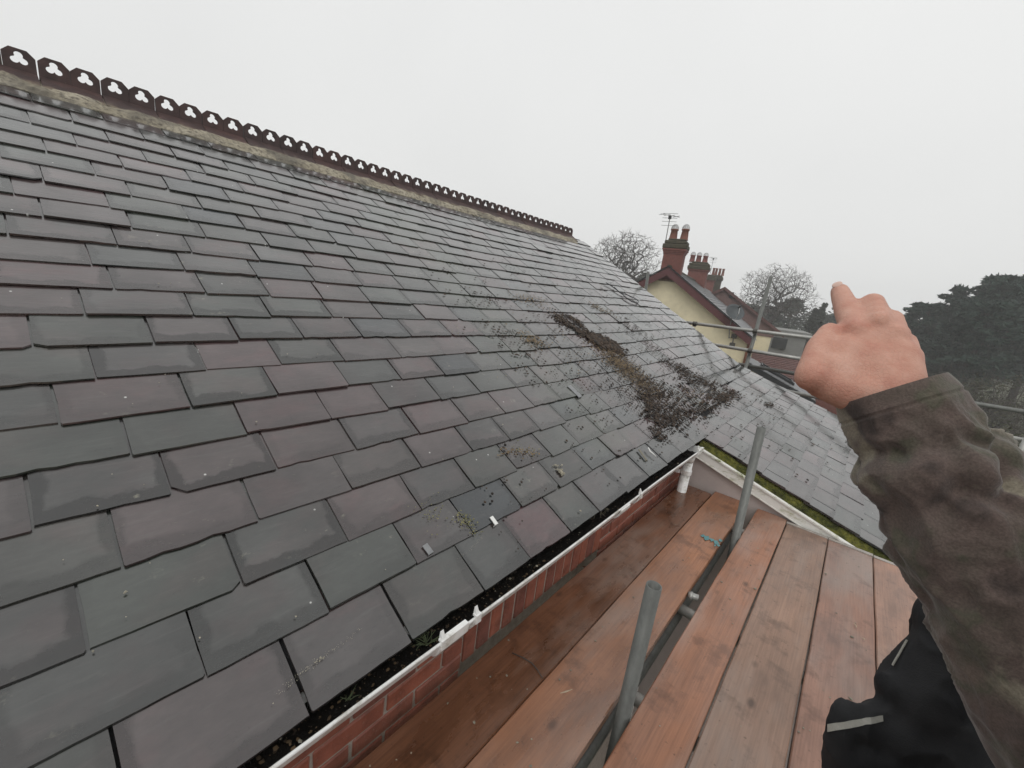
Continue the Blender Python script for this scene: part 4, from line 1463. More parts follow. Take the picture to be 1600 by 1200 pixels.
# satellite dish on the yellow gable
dd = D - 0.25
cg, cz = gz(1149, 487, dd)
root = empty('satellite_dish', hp(cg, cz, D + OV))
tag(root, 'round grey satellite dish on a bent pole in front of the yellow gable', 'satellite dish')
look = (GG * 0.35 - HH * 0.75 + Vector((0, 0, 0.62))).normalized()
cpos = hp(cg, cz, dd)
x, y = basis(look)
bm = bmesh.new()
prev = None
R_ = 0.36
front, back = [], []
for i in range(7):
    r = R_ * i / 6
    h = 0.16 * (r / R_) ** 2 - 0.16
    if i == 0:
        c0 = bm.verts.new(cpos + look * h); c1 = bm.verts.new(cpos + look * (h - 0.012)); continue
    ra = [bm.verts.new(cpos + look * h + (x * math.cos(a) * r + y * math.sin(a) * r)) for a in [2 * math.pi * k / 24 for k in range(24)]]
    rb_ = [bm.verts.new(cpos + look * (h - 0.012) + (x * math.cos(a) * r + y * math.sin(a) * r)) for a in [2 * math.pi * k / 24 for k in range(24)]]
    for k in range(24):
        j = (k + 1) % 24
        if prev is None:
            bm.faces.new((c0, ra[k], ra[j])); bm.faces.new((c1, rb_[j], rb_[k]))
        else:
            bm.faces.new((prev[0][k], ra[k], ra[j], prev[0][j])); bm.faces.new((prev[1][j], rb_[j], rb_[k], prev[1][k]))
    prev = (ra, rb_)
for k in range(24):
    j = (k + 1) % 24
    bm.faces.new((prev[0][k], prev[1][k], prev[1][j], prev[0][j]))
mesh_obj('reflector', bm, M['dish'], root, True)
bm = bmesh.new()
fp = cpos + look * 0.34
low = min((x, -x, y, -y), key=lambda q: q.z)
add_path(bm, [cpos + low * 0.34 - look * 0.05, cpos + low * 0.24 + look * 0.22, fp], 0.014, 6)
mesh_obj('feed_arm', bm, M['wire'], root)
bm = bmesh.new(); add_tube(bm, fp - look * 0.06, fp + look * 0.07, 0.045, 0.035, 10); mesh_obj('receiver', bm, M['dark_trim'], root)
bm = bmesh.new()
w0 = gz(1139, 528, D + OV - 0.12); w1 = gz(1147, 525, D + OV - 0.05); w2 = gz(1144, 539, D + OV - 0.03)
add_path(bm, [cpos - look * 0.17, cpos - look * 0.22 + Vector((0, 0, -0.15)), hp(gz(1140, 515, D + 0.1)[0], gz(1140, 515, D + 0.1)[1], D + 0.1), hp(w0[0], w0[1], D + OV - 0.12), hp(w1[0], w1[1], D + OV - 0.06), hp(w2[0], w2[1], D + OV - 0.03)], 0.022, 8)
mesh_obj('pole', bm, M['aerial'], root)
for w_ in (w1, w2):
    bm = bmesh.new(); q = hp(w_[0], w_[1], D + OV - 0.05)
    add_box(bm, q - Vector((0.10, 0.05, 0.09)), q + Vector((0.10, 0.06, 0.09)), bevel=0.02); mesh_obj('bracket', bm, M['coupler'], root)

# lean-to in front on the right: dark verge, grey slates, black rooflight rails
DL = 17.6
lt = empty('yellow_extension', hp(0.5, GZ, DL))
tag(lt, 'low yellow extension with a black verge and grey slates, behind the lower rails', 'house')
a = gz(1168, 566, DL); b = gz(1275, 628, DL)
bm = bmesh.new()
pol = [hp(a[0], GZ, DL + 0.1), hp(b[0], GZ, DL + 0.1), hp(b[0], b[1] - 0.1, DL + 0.1), hp(a[0], a[1] - 0.1, DL + 0.1)]
add_prism(bm, pol, HH * 2.0); fix_normals(bm)
mesh_obj('wall', bm, M['yellow'], lt)
bm = bmesh.new()
add_prism(bm, [hp(a[0], a[1], DL), hp(b[0], b[1], DL), hp(b[0], b[1] - 0.2, DL), hp(a[0], a[1] - 0.2, DL)], HH * 0.09); fix_normals(bm)
mesh_obj('verge_board', bm, M['dark_trim'], lt)
bm = bmesh.new()
add_prism(bm, [hp(a[0], a[1] + 0.0, DL + 0.095), hp(b[0], b[1], DL + 0.095), hp(b[0], b[1] - 0.08, DL + 0.095), hp(a[0], a[1] - 0.08, DL + 0.095)], HH * 2.4); fix_normals(bm)
ro = mesh_obj('roof', bm, M['far_slate'], lt)
far_slates(ro, hp(a[0], a[1] + 0.005, DL + 0.1), hp(a[0], a[1] + 0.005, DL + 2.5), hp(b[0], b[1] + 0.005, DL + 0.1), 'slate_courses', M['far_slate'], 16, 9, 14, 0.025)
sl = (b[1] - a[1]) / (b[0] - a[0])
def ltp(f, d, up): 
    g_ = a[0] + (b[0] - a[0]) * f
    return hp(g_, a[1] + sl * (g_ - a[0]) + up, d)
bm = bmesh.new()
for dq in (DL + 0.8, DL + 1.6):
    add_prism(bm, [ltp(0.22, dq, 0.035), ltp(0.72, dq, 0.035), ltp(0.72, dq, 0.13), ltp(0.22, dq, 0.13)], HH * 0.08)
for fq in (0.22, 0.70):
    add_prism(bm, [ltp(fq, DL + 0.885, 0.035), ltp(fq + 0.02, DL + 0.885, 0.035), ltp(fq + 0.02, DL + 0.885, 0.13), ltp(fq, DL + 0.885, 0.13)], HH * 0.71)
fix_normals(bm)
rf = mesh_obj('rooflight', bm, M['dark_trim'], lt)
bm = bmesh.new()
add_prism(bm, [ltp(0.245, DL + 0.885, 0.06), ltp(0.695, DL + 0.885, 0.06), ltp(0.695, DL + 0.885, 0.09), ltp(0.245, DL + 0.885, 0.09)], HH * 0.71); fix_normals(bm)
mesh_obj('pane', bm, M['glass'], rf)

# brown tile-hung gable behind
DB = 34.0
bh = empty('brown_gable_house', hp(0, GZ, DB))
tag(bh, 'house with a plain brown gable above a yellow wall, behind the dish', 'house')
a = gz(1133, 448, DB); e = gz(1226, 523, DB)
pb = (a[1] - e[1]) / (e[0] - a[0]); wb = e[0] - a[0]
zl = gz(1195, 526, DB)[1]
bm = bmesh.new()
add_prism(bm, [hp(a[0] - wb + 0.4, zl, DB + 0.2), hp(a[0] + wb - 0.6, zl, DB + 0.2), hp(a[0] + wb - 0.6, a[1] - pb * (wb - 0.6) - 0.1, DB + 0.2), hp(a[0], a[1] - 0.1, DB + 0.2), hp(a[0] - wb + 0.4, a[1] - pb * (wb - 0.4) - 0.1, DB + 0.2)], HH * 8); fix_normals(bm)
mesh_obj('gable', bm, M['brown_hung'], bh)
bm = bmesh.new()
add_prism(bm, [hp(a[0] - wb + 0.5, GZ, DB + 0.25), hp(a[0] + wb - 0.7, GZ, DB + 0.25), hp(a[0] + wb - 0.7, zl - 0.005, DB + 0.25), hp(a[0] - wb + 0.5, zl - 0.005, DB + 0.25)], HH * 7.8); fix_normals(bm)
mesh_obj('wall', bm, M['yellow'], bh)
for sg in (1, -1):
    bm = bmesh.new()
    add_prism(bm, [hp(a[0], a[1], DB), hp(a[0] + sg * wb, e[1], DB), hp(a[0] + sg * wb, e[1] - 0.22, DB), hp(a[0], a[1] - 0.22, DB)], HH * 8.3); fix_normals(bm)
    mesh_obj('roof', bm, M['red_tile'], bh)
bm = bmesh.new()
v_ = gz(1143, 461, DB + 0.2)
add_box(bm, hp(v_[0] - 0.14, v_[1] - 0.2, DB + 0.13), hp(v_[0] + 0.14, v_[1] + 0.2, DB + 0.22))
mesh_obj('vent', bm, M['dark_trim'], bh)

# terrace beyond with the four-pot stack
DT = 36.0
th_ = empty('terrace_house', hp(-3, GZ, 40))
tag(th_, 'distant slate roofed terrace house with a sooty four-pot chimney', 'house')
bm = bmesh.new()
gt = ga
add_prism(bm, [hp(gt - 4, GZ, DT), hp(gt + 3.4, GZ, DT), hp(gt + 3.4, za - 2.5, DT), hp(gt, za - 0.35, DT), hp(gt - 4, za - 2.9, DT)], HH * 14); fix_normals(bm)
mesh_obj('wall', bm, M['far_brick'], th_)
bm = bmesh.new()
add_prism(bm, [hp(gt, za - 0.1, DT - 0.2), hp(gt + 3.8, za - 2.6, DT - 0.2), hp(gt + 3.8, za - 2.8, DT - 0.2), hp(gt, za - 0.3, DT - 0.2), hp(gt - 4.2, za - 3.0, DT - 0.2), hp(gt - 4.2, za - 2.8, DT - 0.2)], HH * 14.4); fix_normals(bm)
mesh_obj('roof', bm, M['far_slate'], th_)
d3 = 44.0
g30, g31 = gz(1104, 440, d3)[0], gz(1117, 440, d3)[0]
chimney(th_, g30, g31, d3 - 1, 0.9, za - 1.2, gz(1110, 441, d3)[1], gz(1110, 439, d3)[1], gz(1110, 430, d3)[1], [], (M['far_brick'], M['far_brick_dark']))
g30, g31 = gz(1116, 440, d3)[0], gz(1129, 440, d3)[0]
chimney(th_, g30 - 0.2, g31 - 0.15, d3 + 0.5, 0.9, za - 1.6, gz(1120, 438, d3)[1], gz(1120, 436, d3)[1], gz(1120, 429, d3)[1],
        [(gz(px, 425, d3)[0], gz(1120, 417.5, d3)[1] - gz(1120, 429, d3)[1], 0.115, M['clay']) for px in (1113.5, 1118, 1123.5, 1129)], (M['far_brick_dark'], M['far_brick_dark']), cowls=False)

# low red-tiled roof and garden wall further right
DR = 24.0
lr = empty('low_red_roof_house', hp(3, GZ, DR))
tag(lr, 'low outbuilding under a dark red tiled roof behind the guard rails', 'outbuilding')
a = gz(1176, 547, DR + 3.0); b = gz(1300, 566, DR + 3.0); c = gz(1176, 590, DR)
bm = bmesh.new()
add_prism(bm, [hp(a[0], a[1], DR + 3), hp(b[0] + 2, a[1], DR + 3), hp(b[0] + 2, a[1] - 0.15, DR + 3), hp(a[0], a[1] - 0.15, DR + 3)], (hp(0, c[1], DR) - hp(0, a[1], DR + 3))); fix_normals(bm)
ro = mesh_obj('roof', bm, M['red_tile'], lr)
far_slates(ro, hp(a[0], a[1] + 0.01, DR + 3), hp(b[0] + 2, a[1] + 0.01, DR + 3), hp(a[0], c[1] + 0.01, DR), 'tile_courses', M['red_tile'], 16, 26, 15, 0.03)
bm = bmesh.new()
add_prism(bm, [hp(a[0] + 0.1, GZ, DR + 0.2), hp(b[0] + 1.9, GZ, DR + 0.2), hp(b[0] + 1.9, c[1] - 0.1, DR + 0.2), hp(a[0] + 0.1, c[1] - 0.1, DR + 0.2)], HH * 2.6); fix_normals(bm)
mesh_obj('wall', bm, M['far_brick'], lr)

DG = 46.0
gh = empty('flat_roofed_house', hp(6, GZ, DG))
tag(gh, 'grey flat-roofed house in the haze behind the bare tree', 'house')
a = gz(1205, 513, DG); b = gz(1262, 523, DG); zb = gz(1240, 553, DG)[1]
bm = bmesh.new()
add_prism(bm, [hp(a[0], GZ, DG), hp(b[0], GZ, DG), hp(b[0], a[1] - 0.35, DG), hp(a[0], a[1] - 0.35, DG)], HH * 6); fix_normals(bm)
mesh_obj('wall', bm, M['grey_wall'], gh)
bm = bmesh.new()
add_prism(bm, [hp(a[0] - 0.3, a[1] - 0.345, DG - 0.3), hp(b[0] + 0.3, a[1] - 0.345, DG - 0.3), hp(b[0] + 0.3, a[1], DG - 0.3), hp(a[0] - 0.3, a[1], DG - 0.3)], HH * 6.6); fix_normals(bm)
mesh_obj('roof', bm, M['grey_wall'], gh)
bm = bmesh.new()
w = gz(1216, 536, DG); 
add_box(bm, hp(w[0] - 0.5, w[1] - 0.5, DG - 0.04), hp(w[0] + 0.7, w[1] + 0.5, DG + 0.02))
mesh_obj('window', bm, M['glass'], gh)

# ------------------------------------------------------------------ trees
def bare_tree(pos, H, crown_r, label, seed, trunk_r=0.30, group='bare winter trees', npts=1500):
    rng = random.Random(seed)
    import numpy as np
    root = empty('bare_tree', pos)
    tag(root, label, 'tree', group)
    base = Vector(pos)
    ch = crown_r * 0.92
    cc = base + Vector((0, 0, H - ch))
    nodes = [base]; par = [-1]; dep = [0]
    z = 0
    fork = H - ch * 1.75
    while z < fork:
        z += 0.5
        nodes.append(base + Vector((0.10 * math.sin(z * 0.8 + seed), 0.10 * math.cos(z * 0.6), z))); par.append(len(nodes) - 2); dep.append(len(nodes) - 1)
    tn = len(nodes)
    arr = np.zeros((npts * 5 + 400, 3)); pen = np.zeros(npts * 5 + 400)
    for i, q in enumerate(nodes):
        arr[i] = q; pen[i] = 9.0 if i < tn - 2 else 0.0
    n = tn
    pts = []
    for i in range(npts):
        d = Vector((rng.gauss(0, 1), rng.gauss(0, 1), rng.gauss(0.25, 1))).normalized()
        if d.z < -0.55: d.z = -d.z
        rr_ = rng.random() ** 0.45
        lump = 1 + 0.16 * noise.noise((d.x * 2.2 + seed, d.y * 2.2, d.z * 2.2))
        pts.append(cc + Vector((d.x * crown_r, d.y * crown_r, d.z * ch)) * rr_ * lump)
    pts.sort(key=lambda p: (p - nodes[-1]).length + rng.uniform(0, 0.8))
    for p in pts:
        pa = np.array(p)
        df = arr[:n] - pa
        cost = np.sqrt((df ** 2).sum(1)) + pen[:n] + np.maximum(0, df[:, 2]) * 0.8
        j = int(cost.argmin())
        q = nodes[j]; L = (p - q).length
        k = max(1, min(4, int(L / 0.45)))
        prev = j
        for t_ in range(1, k + 1):
            f = t_ / k
            w = q.lerp(p, f) + Vector((rng.gauss(0, 0.05), rng.gauss(0, 0.05), 0.10 * L * math.sin(math.pi * f) - 0.0)) * (1 if t_ < k else 0.3)
            nodes.append(w); par.append(prev); arr[n] = w; pen[n] = 0.0
            prev = n; n += 1
    cnt = [0.0] * n
    has = [False] * n
    for i in range(n - 1, 0, -1):
        if cnt[i] == 0: cnt[i] = 1.0
        cnt[par[i]] += cnt[i]
    tot = cnt[1] ** 0.5
    rad = [max(0.011, trunk_r * (c_ ** 0.5) / tot) for c_ in cnt]
    rad[0] = rad[1] * 1.15
    V, Fc, tv, tf = [], [], [], []
    def seg(Vv, Ff, p0, p1, r0, r1, m):
        if (p1 - p0).length < 1e-4: return
        x, y = basis(p1 - p0); b_ = len(Vv)
        for pp, r in ((p0, r0), (p1, r1)):
            for i in range(m):
                a_ = 2 * math.pi * i / m
                Vv.append(pp + (x * math.cos(a_) + y * math.sin(a_)) * r)
        for i in range(m):
            j2 = (i + 1) % m
            Ff.append((b_ + i, b_ + j2, b_ + m + j2, b_ + m + i))
    for i in range(1, n):
        if i < tn: seg(tv, tf, nodes[par[i]], nodes[i], rad[par[i]] if par[i] else rad[0], rad[i], 8)
        else: seg(V, Fc, nodes[par[i]], nodes[i], min(rad[par[i]], rad[i] * 1.5), rad[i], 5 if rad[i] > 0.05 else 3)
        if i >= tn and cnt[i] < 2:
            dn_ = (nodes[i] - nodes[par[i]])
            if dn_.length < 1e-4: continue
            dn_.normalize()
            for q2 in range(3):
                d2 = (dn_ + Vector((rng.gauss(0, 0.5), rng.gauss(0, 0.5), rng.gauss(0.15, 0.4)))).normalized()
                seg(V, Fc, nodes[i], nodes[i] + d2 * rng.uniform(0.25, 0.6), 0.011, 0.007, 3)
    pydata('trunk', tv, tf, M['bark'], root)
    pydata('crown', V, Fc, M['bark'], root)

def tree_at(px, k):
    r = ray(px, 480); r.z = 0; r = r / r.length
    p = r * k; p.z = GZ
    return p
def depth_dist(px, depth):
    r = ray(px, 480); h = Vector((r.x, r.y, 0)).length
    return depth * h
bare_tree(tree_at(962, depth_dist(962, 45)), 12.3, 4.1, 'bare leafless tree between the far ridge end and the two-pot chimney', 5)
bare_tree(tree_at(1206, depth_dist(1206, 50)), 11.6, 4.6, 'bare leafless tree behind the tall far standard, right of the chimneys', 9)

def clumped(vs, fs, c, rad, n, rng, size, flat=0.55):
    for i in range(n):
        d = Vector((rng.gauss(0, 1), rng.gauss(0, 1), rng.gauss(0, 1))).normalized()
        p = c + Vector((d.x * rad, d.y * rad, d.z * rad * flat)) * rng.random() ** 0.4
        u = Vector((rng.gauss(0, 1), rng.gauss(0, 1), rng.gauss(0, 0.6))).normalized()
        w = u.cross(Vector((rng.gauss(0, 1), rng.gauss(0, 1), rng.gauss(0, 1)))).normalized()
        s_ = size * rng.uniform(0.6, 1.3)
        b = len(vs)
        vs += [p - u * s_, p + w * s_ * 0.35, p + u * s_, p - w * s_ * 0.35]
        fs.append((b, b + 1, b + 2, b + 3))

def pine(pos, H, R, label, seed, nclump=70, per=85, mat='pine', size=0.30, group='dark pines on the right', low=0.30):
    rng = random.Random(seed)
    root = empty('pine_tree', pos)
    tag(root, label, 'tree', group)
    pos = Vector(pos)
    bm = bmesh.new()
    add_path(bm, [pos, pos + Vector((0.1, 0.05, H * 0.5)), pos + Vector((0, 0, H * 0.93))], [0.28, 0.2, 0.05], 8)
    limbs = []
    vs, fs = [], []
    for i in range(int(nclump * 2.0)):
        f = rng.uniform(low, 1.0)
        lay = math.sqrt(max(0.03, 1 - ((f - 0.55) / 0.5) ** 2)) if f > 0.55 else 0.75 + 0.25 * (f - low) / (0.55 - low)
        a = rng.random() * 6.283
        rr_ = R * lay * rng.random() ** 0.5
        c = pos + Vector((math.cos(a) * rr_, math.sin(a) * rr_, H * f - rr_ * 0.05))
        rad = rng.uniform(0.30, 0.85) * (R / 3.0)
        clumped(vs, fs, c, rad, per, rng, size, rng.uniform(0.3, 0.5))
        if i % 3 == 0:
            st = pos + Vector((0, 0, H * f * 0.9))
            add_path(bm, [st, (st + c) / 2 + Vector((0, 0, 0.1)), c], [0.07, 0.05, 0.02], 5)
    mesh_obj('trunk', bm, M['bark'], root)
    pydata('crown', vs, fs, M[mat], root)

def pine_px(px, top_px, depth, R, label, seed, **kw):
    p = tree_at(px, depth_dist(px, depth))
    # height so that the top reaches the row
    r = ray(px, top_px); k = Vector((p.x, p.y)).length / Vector((r.x, r.y)).length
    pine(p, r.z * k - GZ, R, label, seed, **kw)
pine_px(1575, 433, 34, 3.0, 'tallest dark pine at the right edge of the picture', 1, nclump=110)
pine_px(1515, 452, 36, 2.6, 'dark pine with a flat top between the tallest one and the pointing hand', 2, nclump=90)
pine_px(1455, 478, 38, 2.2, 'shorter dark pine just right of the pointing hand', 3, nclump=75)
pine_px(1640, 430, 33, 3.0, 'dark pine partly cut off by the right edge', 6, nclump=60)
pine_px(1548, 475, 30, 2.2, 'low dense dark pine in front of the taller ones', 8, nclump=80)

def conifer(pos, H, R, label, seed, mat='cypress', group='evergreens in the haze', n=2600, size=0.22, rounded=False):
    rng = random.Random(seed)
    root = empty('evergreen_tree', pos)
    tag(root, label, 'tree', group)
    pos = Vector(pos)
    bm = bmesh.new(); add_tube(bm, pos, pos + Vector((0, 0, H * 0.9)), 0.2, 0.04, 7); mesh_obj('trunk', bm, M['bark'], root)
    vs, fs = [], []
    for i in range(n // 40):
        f = rng.uniform(0.06, 1.0)
        w = (math.sqrt(max(0.02, 1 - (2 * f - 0.9) ** 2)) if rounded else (1.05 - f) * 1.0)
        a = rng.random() * 6.283
        rr_ = R * w * rng.random() ** 0.45
        c = pos + Vector((math.cos(a) * rr_, math.sin(a) * rr_, H * f))
        clumped(vs, fs, c, 0.28 * R * (0.5 + w * 0.5), 40, rng, size, 0.9)
    pydata('crown', vs, fs, M[mat], root)
def con_px(px, top_px, depth, R, label, seed, **kw):
    p = tree_at(px, depth_dist(px, depth))
    r = ray(px, top_px); k = Vector((p.x, p.y)).length / Vector((r.x, r.y)).length
    conifer(p, r.z * k - GZ, R, label, seed, **kw)
con_px(1287, 474, 48, 1.5, 'pointed cypress just left of the pointing hand', 11)
con_px(1276, 482, 49, 1.3, 'smaller pointed cypress beside the taller cypress', 12)
con_px(1240, 470, 62, 4.6, 'broad rounded evergreen behind the right bare tree', 13, rounded=True, n=6000, size=0.3)
con_px(1190, 482, 66, 4.5, 'rounded evergreen behind the brown gable', 14, rounded=True, n=5000, size=0.3)
con_px(1310, 492, 64, 3.4, 'rounded evergreen behind the pointing hand', 15, rounded=True, n=5000, size=0.3)
con_px(1000, 428, 60, 3.2, 'rounded dark evergreen under the left bare tree', 16, rounded=True, n=5000, size=0.3)
con_px(950, 430, 64, 5.0, 'broad evergreen low behind the left bare tree', 17, rounded=True, n=5000, size=0.3)
con_px(1380, 500, 58, 4.0, 'hazy evergreen between the hand and the pines', 18, rounded=True, n=5000, size=0.3)
con_px(1420, 505, 52, 3.4, 'evergreen low beside the shorter pine', 19, rounded=True, n=5000, size=0.28)

def bush(px, top_px, depth, R, label, seed, n=2600):
    p = tree_at(px, depth_dist(px, depth))
    r = ray(px, top_px); k = Vector((p.x, p.y)).length / Vector((r.x, r.y)).length
    H = r.z * k - GZ
    rng = random.Random(seed)
    root = empty('scrub_bush', p)
    tag(root, label, 'bush', 'brown scrub below the pines')
    bm = bmesh.new()
    for i in range(60):
        d = Vector((rng.gauss(0, 0.55), rng.gauss(0, 0.55), 1)).normalized()
        q = p + Vector((rng.gauss(0, R * 0.3), rng.gauss(0, R * 0.3), 0))
        L = H * rng.uniform(0.7, 1.1)
        q1 = q + d * L * 0.5; q2 = q1 + (d + Vector((rng.gauss(0, 0.3), rng.gauss(0, 0.3), 0.1))).normalized() * L * 0.5
        add_path(bm, [q, q1, q2], [0.03, 0.02, 0.006], 4)
        for j in range(3):
            e = q1 + (q2 - q1) * rng.random()
            add_path(bm, [e, e + Vector((rng.gauss(0, 0.6), rng.gauss(0, 0.6), rng.uniform(0, 0.8)))], [0.012, 0.004], 3)
    mesh_obj('stems', bm, M['bark'], root)
    vs, fs = [], []
    for i in range(n // 30):
        a = rng.random() * 6.283; rr_ = R * rng.random() ** 0.5; f = rng.uniform(0.05, 0.92)
        c = p + Vector((math.cos(a) * rr_, math.sin(a) * rr_, H * f * (1 - 0.35 * (rr_ / R) ** 2)))
        clumped(vs, fs, c, 0.5, 30, rng, 0.10, 0.8)
    pydata('foliage', vs, fs, M['scrub'], root)
bush(1470, 585, 24, 2.4, 'brown scrub bush right behind the sleeve cuff', 51)
bush(1520, 580, 26, 2.6, 'brown scrub bush under the flat-topped pine', 52)
bush(1570, 590, 23, 2.4, 'brown scrub bush under the tallest pine', 53)
bush(1620, 585, 24, 2.6, 'brown scrub bush at the right edge under the rail', 54)
bush(1500, 625, 16, 1.8, 'nearest scrub bush seen between the two lower rails', 55)
bush(1585, 635, 15, 1.8, 'near scrub bush over the pale standard stub', 56)
bush(1262, 540, 40, 1.8, 'olive bush beside the grey flat-roofed house', 57)

# far woodland closing the horizon
rng = random.Random(71)
vs, fs = [], []
for i in range(900):
    px = rng.uniform(700, 1900)
    dd_ = rng.uniform(95, 118)
    r = ray(px, 480); r.z = 0; r.normalize()
    p = r * dd_; p.z = GZ + rng.uniform(0, 7.0)
    clumped(vs, fs, p, 2.6, 30, rng, 0.5, 0.8)
o = pydata('woodland', vs, fs, M['cypress'])
tag(o, 'far hazy woodland along the horizon', 'woodland', None, 'stuff')

# ------------------------------------------------------------------ the person
def ico(sub):
    bm = bmesh.new()
    bmesh.ops.create_icosphere(bm, subdivisions=sub, radius=1.0)
    bm.verts.ensure_lookup_table()
    r = ([v.co.copy() for v in bm.verts], [tuple(v.index for v in f.verts) for f in bm.faces])
    bm.free()
    return r
ICO2 = ico(3)

def blob(name, caps, voxel, smooth_it, mat, parent=None, ells=()):
    """one continuous surface grown round tapered capsules and ellipsoids"""
    vs, fs = [], []
    def ball(mt, tpl):
        b = len(vs)
        vs.extend(mt @ v for v in tpl[0])
        fs.extend((b + i, b + j, b + k) for i, j, k in tpl[1])
    for (p0, r0, p1, r1) in caps:
        p0, p1 = Vector(p0), Vector(p1)
        n = max(2, int((p1 - p0).length / (min(r0, r1) * 0.4)) + 1)
        for i in range(n + 1):
            f = i / n
            ball(Matrix.Translation(p0.lerp(p1, f)) @ Matrix.Scale(r0 + (r1 - r0) * f, 4), ICO2)
    for (c, rx_, ry_, rz_, rot) in ells:
        ball(Matrix.Translation(Vector(c)) @ rot.to_4x4() @ Matrix.Diagonal((rx_, ry_, rz_, 1)), ICO2)
    me = bpy.data.meshes.new(name)
    me.from_pydata([tuple(v) for v in vs], [], fs)
    tmp = bpy.data.objects.new(name, me)
    COL.objects.link(tmp)
    md = tmp.modifiers.new('r', 'REMESH'); md.mode = 'VOXEL'; md.voxel_size = voxel
    ms = tmp.modifiers.new('s', 'SMOOTH'); ms.factor = 0.5; ms.iterations = smooth_it
    dg = bpy.context.evaluated_depsgraph_get()
    me2 = bpy.data.meshes.new_from_object(tmp.evaluated_get(dg))
    bpy.data.objects.remove(tmp); bpy.data.meshes.remove(me)
    me2.name = name
    for p in me2.polygons: p.use_smooth = True
    me2.materials.clear(); me2.materials.append(mat)
    return link(bpy.data.objects.new(name, me2), parent)

t = NT('skin')
v = t.co()
f = t.noise(v, 34, 5, 0.65); f2 = t.noise(v, 170, 5, 0.65)
c = t.ramp(f, [(0.3, (0.46, 0.205, 0.150)), (0.5, (0.53, 0.285, 0.215)), (0.7, (0.59, 0.35, 0.275))])
vo = t.n('TexVoronoi', {'feature': 'DISTANCE_TO_EDGE'}, Vector=t.map(v, (1, 1, 1)), Scale=260.0)
pores = t.ramp(vo.outputs['Distance'], [(0.0, 0.0), (0.12, 1.0)])
c = t.mix(t.ramp(f2, [(0.6, 0.0), (0.75, 0.35)]), c, (0.36, 0.16, 0.12))
crs = t.noise(t.map(v, (40, 140, 90)), 1.0, 5, 0.65)
t.bump(t.mix(0.5, t.mix(0.5, f2, pores), crs), 0.6, 0.0018)
M['skin'] = t.done(c, t.ramp(f, [(0.3, 0.5), (0.7, 0.68)]), 0.32)
t.b.inputs['Subsurface Weight'].default_value = 0.12
t.b.inputs['Subsurface Radius'].default_value = (0.012, 0.005, 0.003)
t = NT('camouflage_fleece')
v = t.co()
f = t.noise(v, 15, 3, 0.55); f3 = t.noise(v, 16, 3, 0.55, w=2.0); f2 = t.noise(v, 520, 3, 0.6)
c = t.ramp(f, [(0.36, (0.055, 0.043, 0.039)), (0.44, (0.112, 0.084, 0.074)), (0.53, (0.102, 0.081, 0.069)), (0.57, (0.086, 0.081, 0.060)), (0.66, (0.135, 0.105, 0.088))])
c = t.mix(t.ramp(f3, [(0.56, 0.0), (0.62, 0.85)]), c, (0.24, 0.215, 0.165))
c = t.mix(1.0, c, t.ramp(f2, [(0.3, 0.75), (0.7, 1.25)]), 'MULTIPLY')
t.bump(t.mix(0.6, f2, t.noise(v, 130, 4, 0.7)), 0.45, 0.0015)
M['camo'] = t.done(c, 0.95, 0.15)
try: t.b.inputs['Sheen Weight'].default_value = 0.25
except Exception: pass
t = NT('black_workwear')
v = t.co()
f2 = t.noise(v, 600, 3); f = t.noise(v, 14, 4)
c = t.ramp(f, [(0.3, (0.015, 0.0155, 0.017)), (0.7, (0.036, 0.036, 0.038))])
t.bump(t.mix(0.6, f2, f), 0.4, 0.004)
M['blackcloth'] = t.done(c, 0.8, 0.25)
M['reflect'] = simple('grey_reflective_tape', (0.38, 0.37, 0.33), 0.5, 0.2, 90, 0.3, 0.001)
M['trouser'] = simple('dark_work_trousers', (0.018, 0.018, 0.020), 0.85, 0.3, 20, 0.3)
M['boot'] = simple('brown_boot_leather', (0.06, 0.038, 0.022), 0.6, 0.3, 20, 0.3)
M['hood'] = simple('dark_wool_hat', (0.03, 0.03, 0.032), 0.95, 0.3, 80, 0.5)

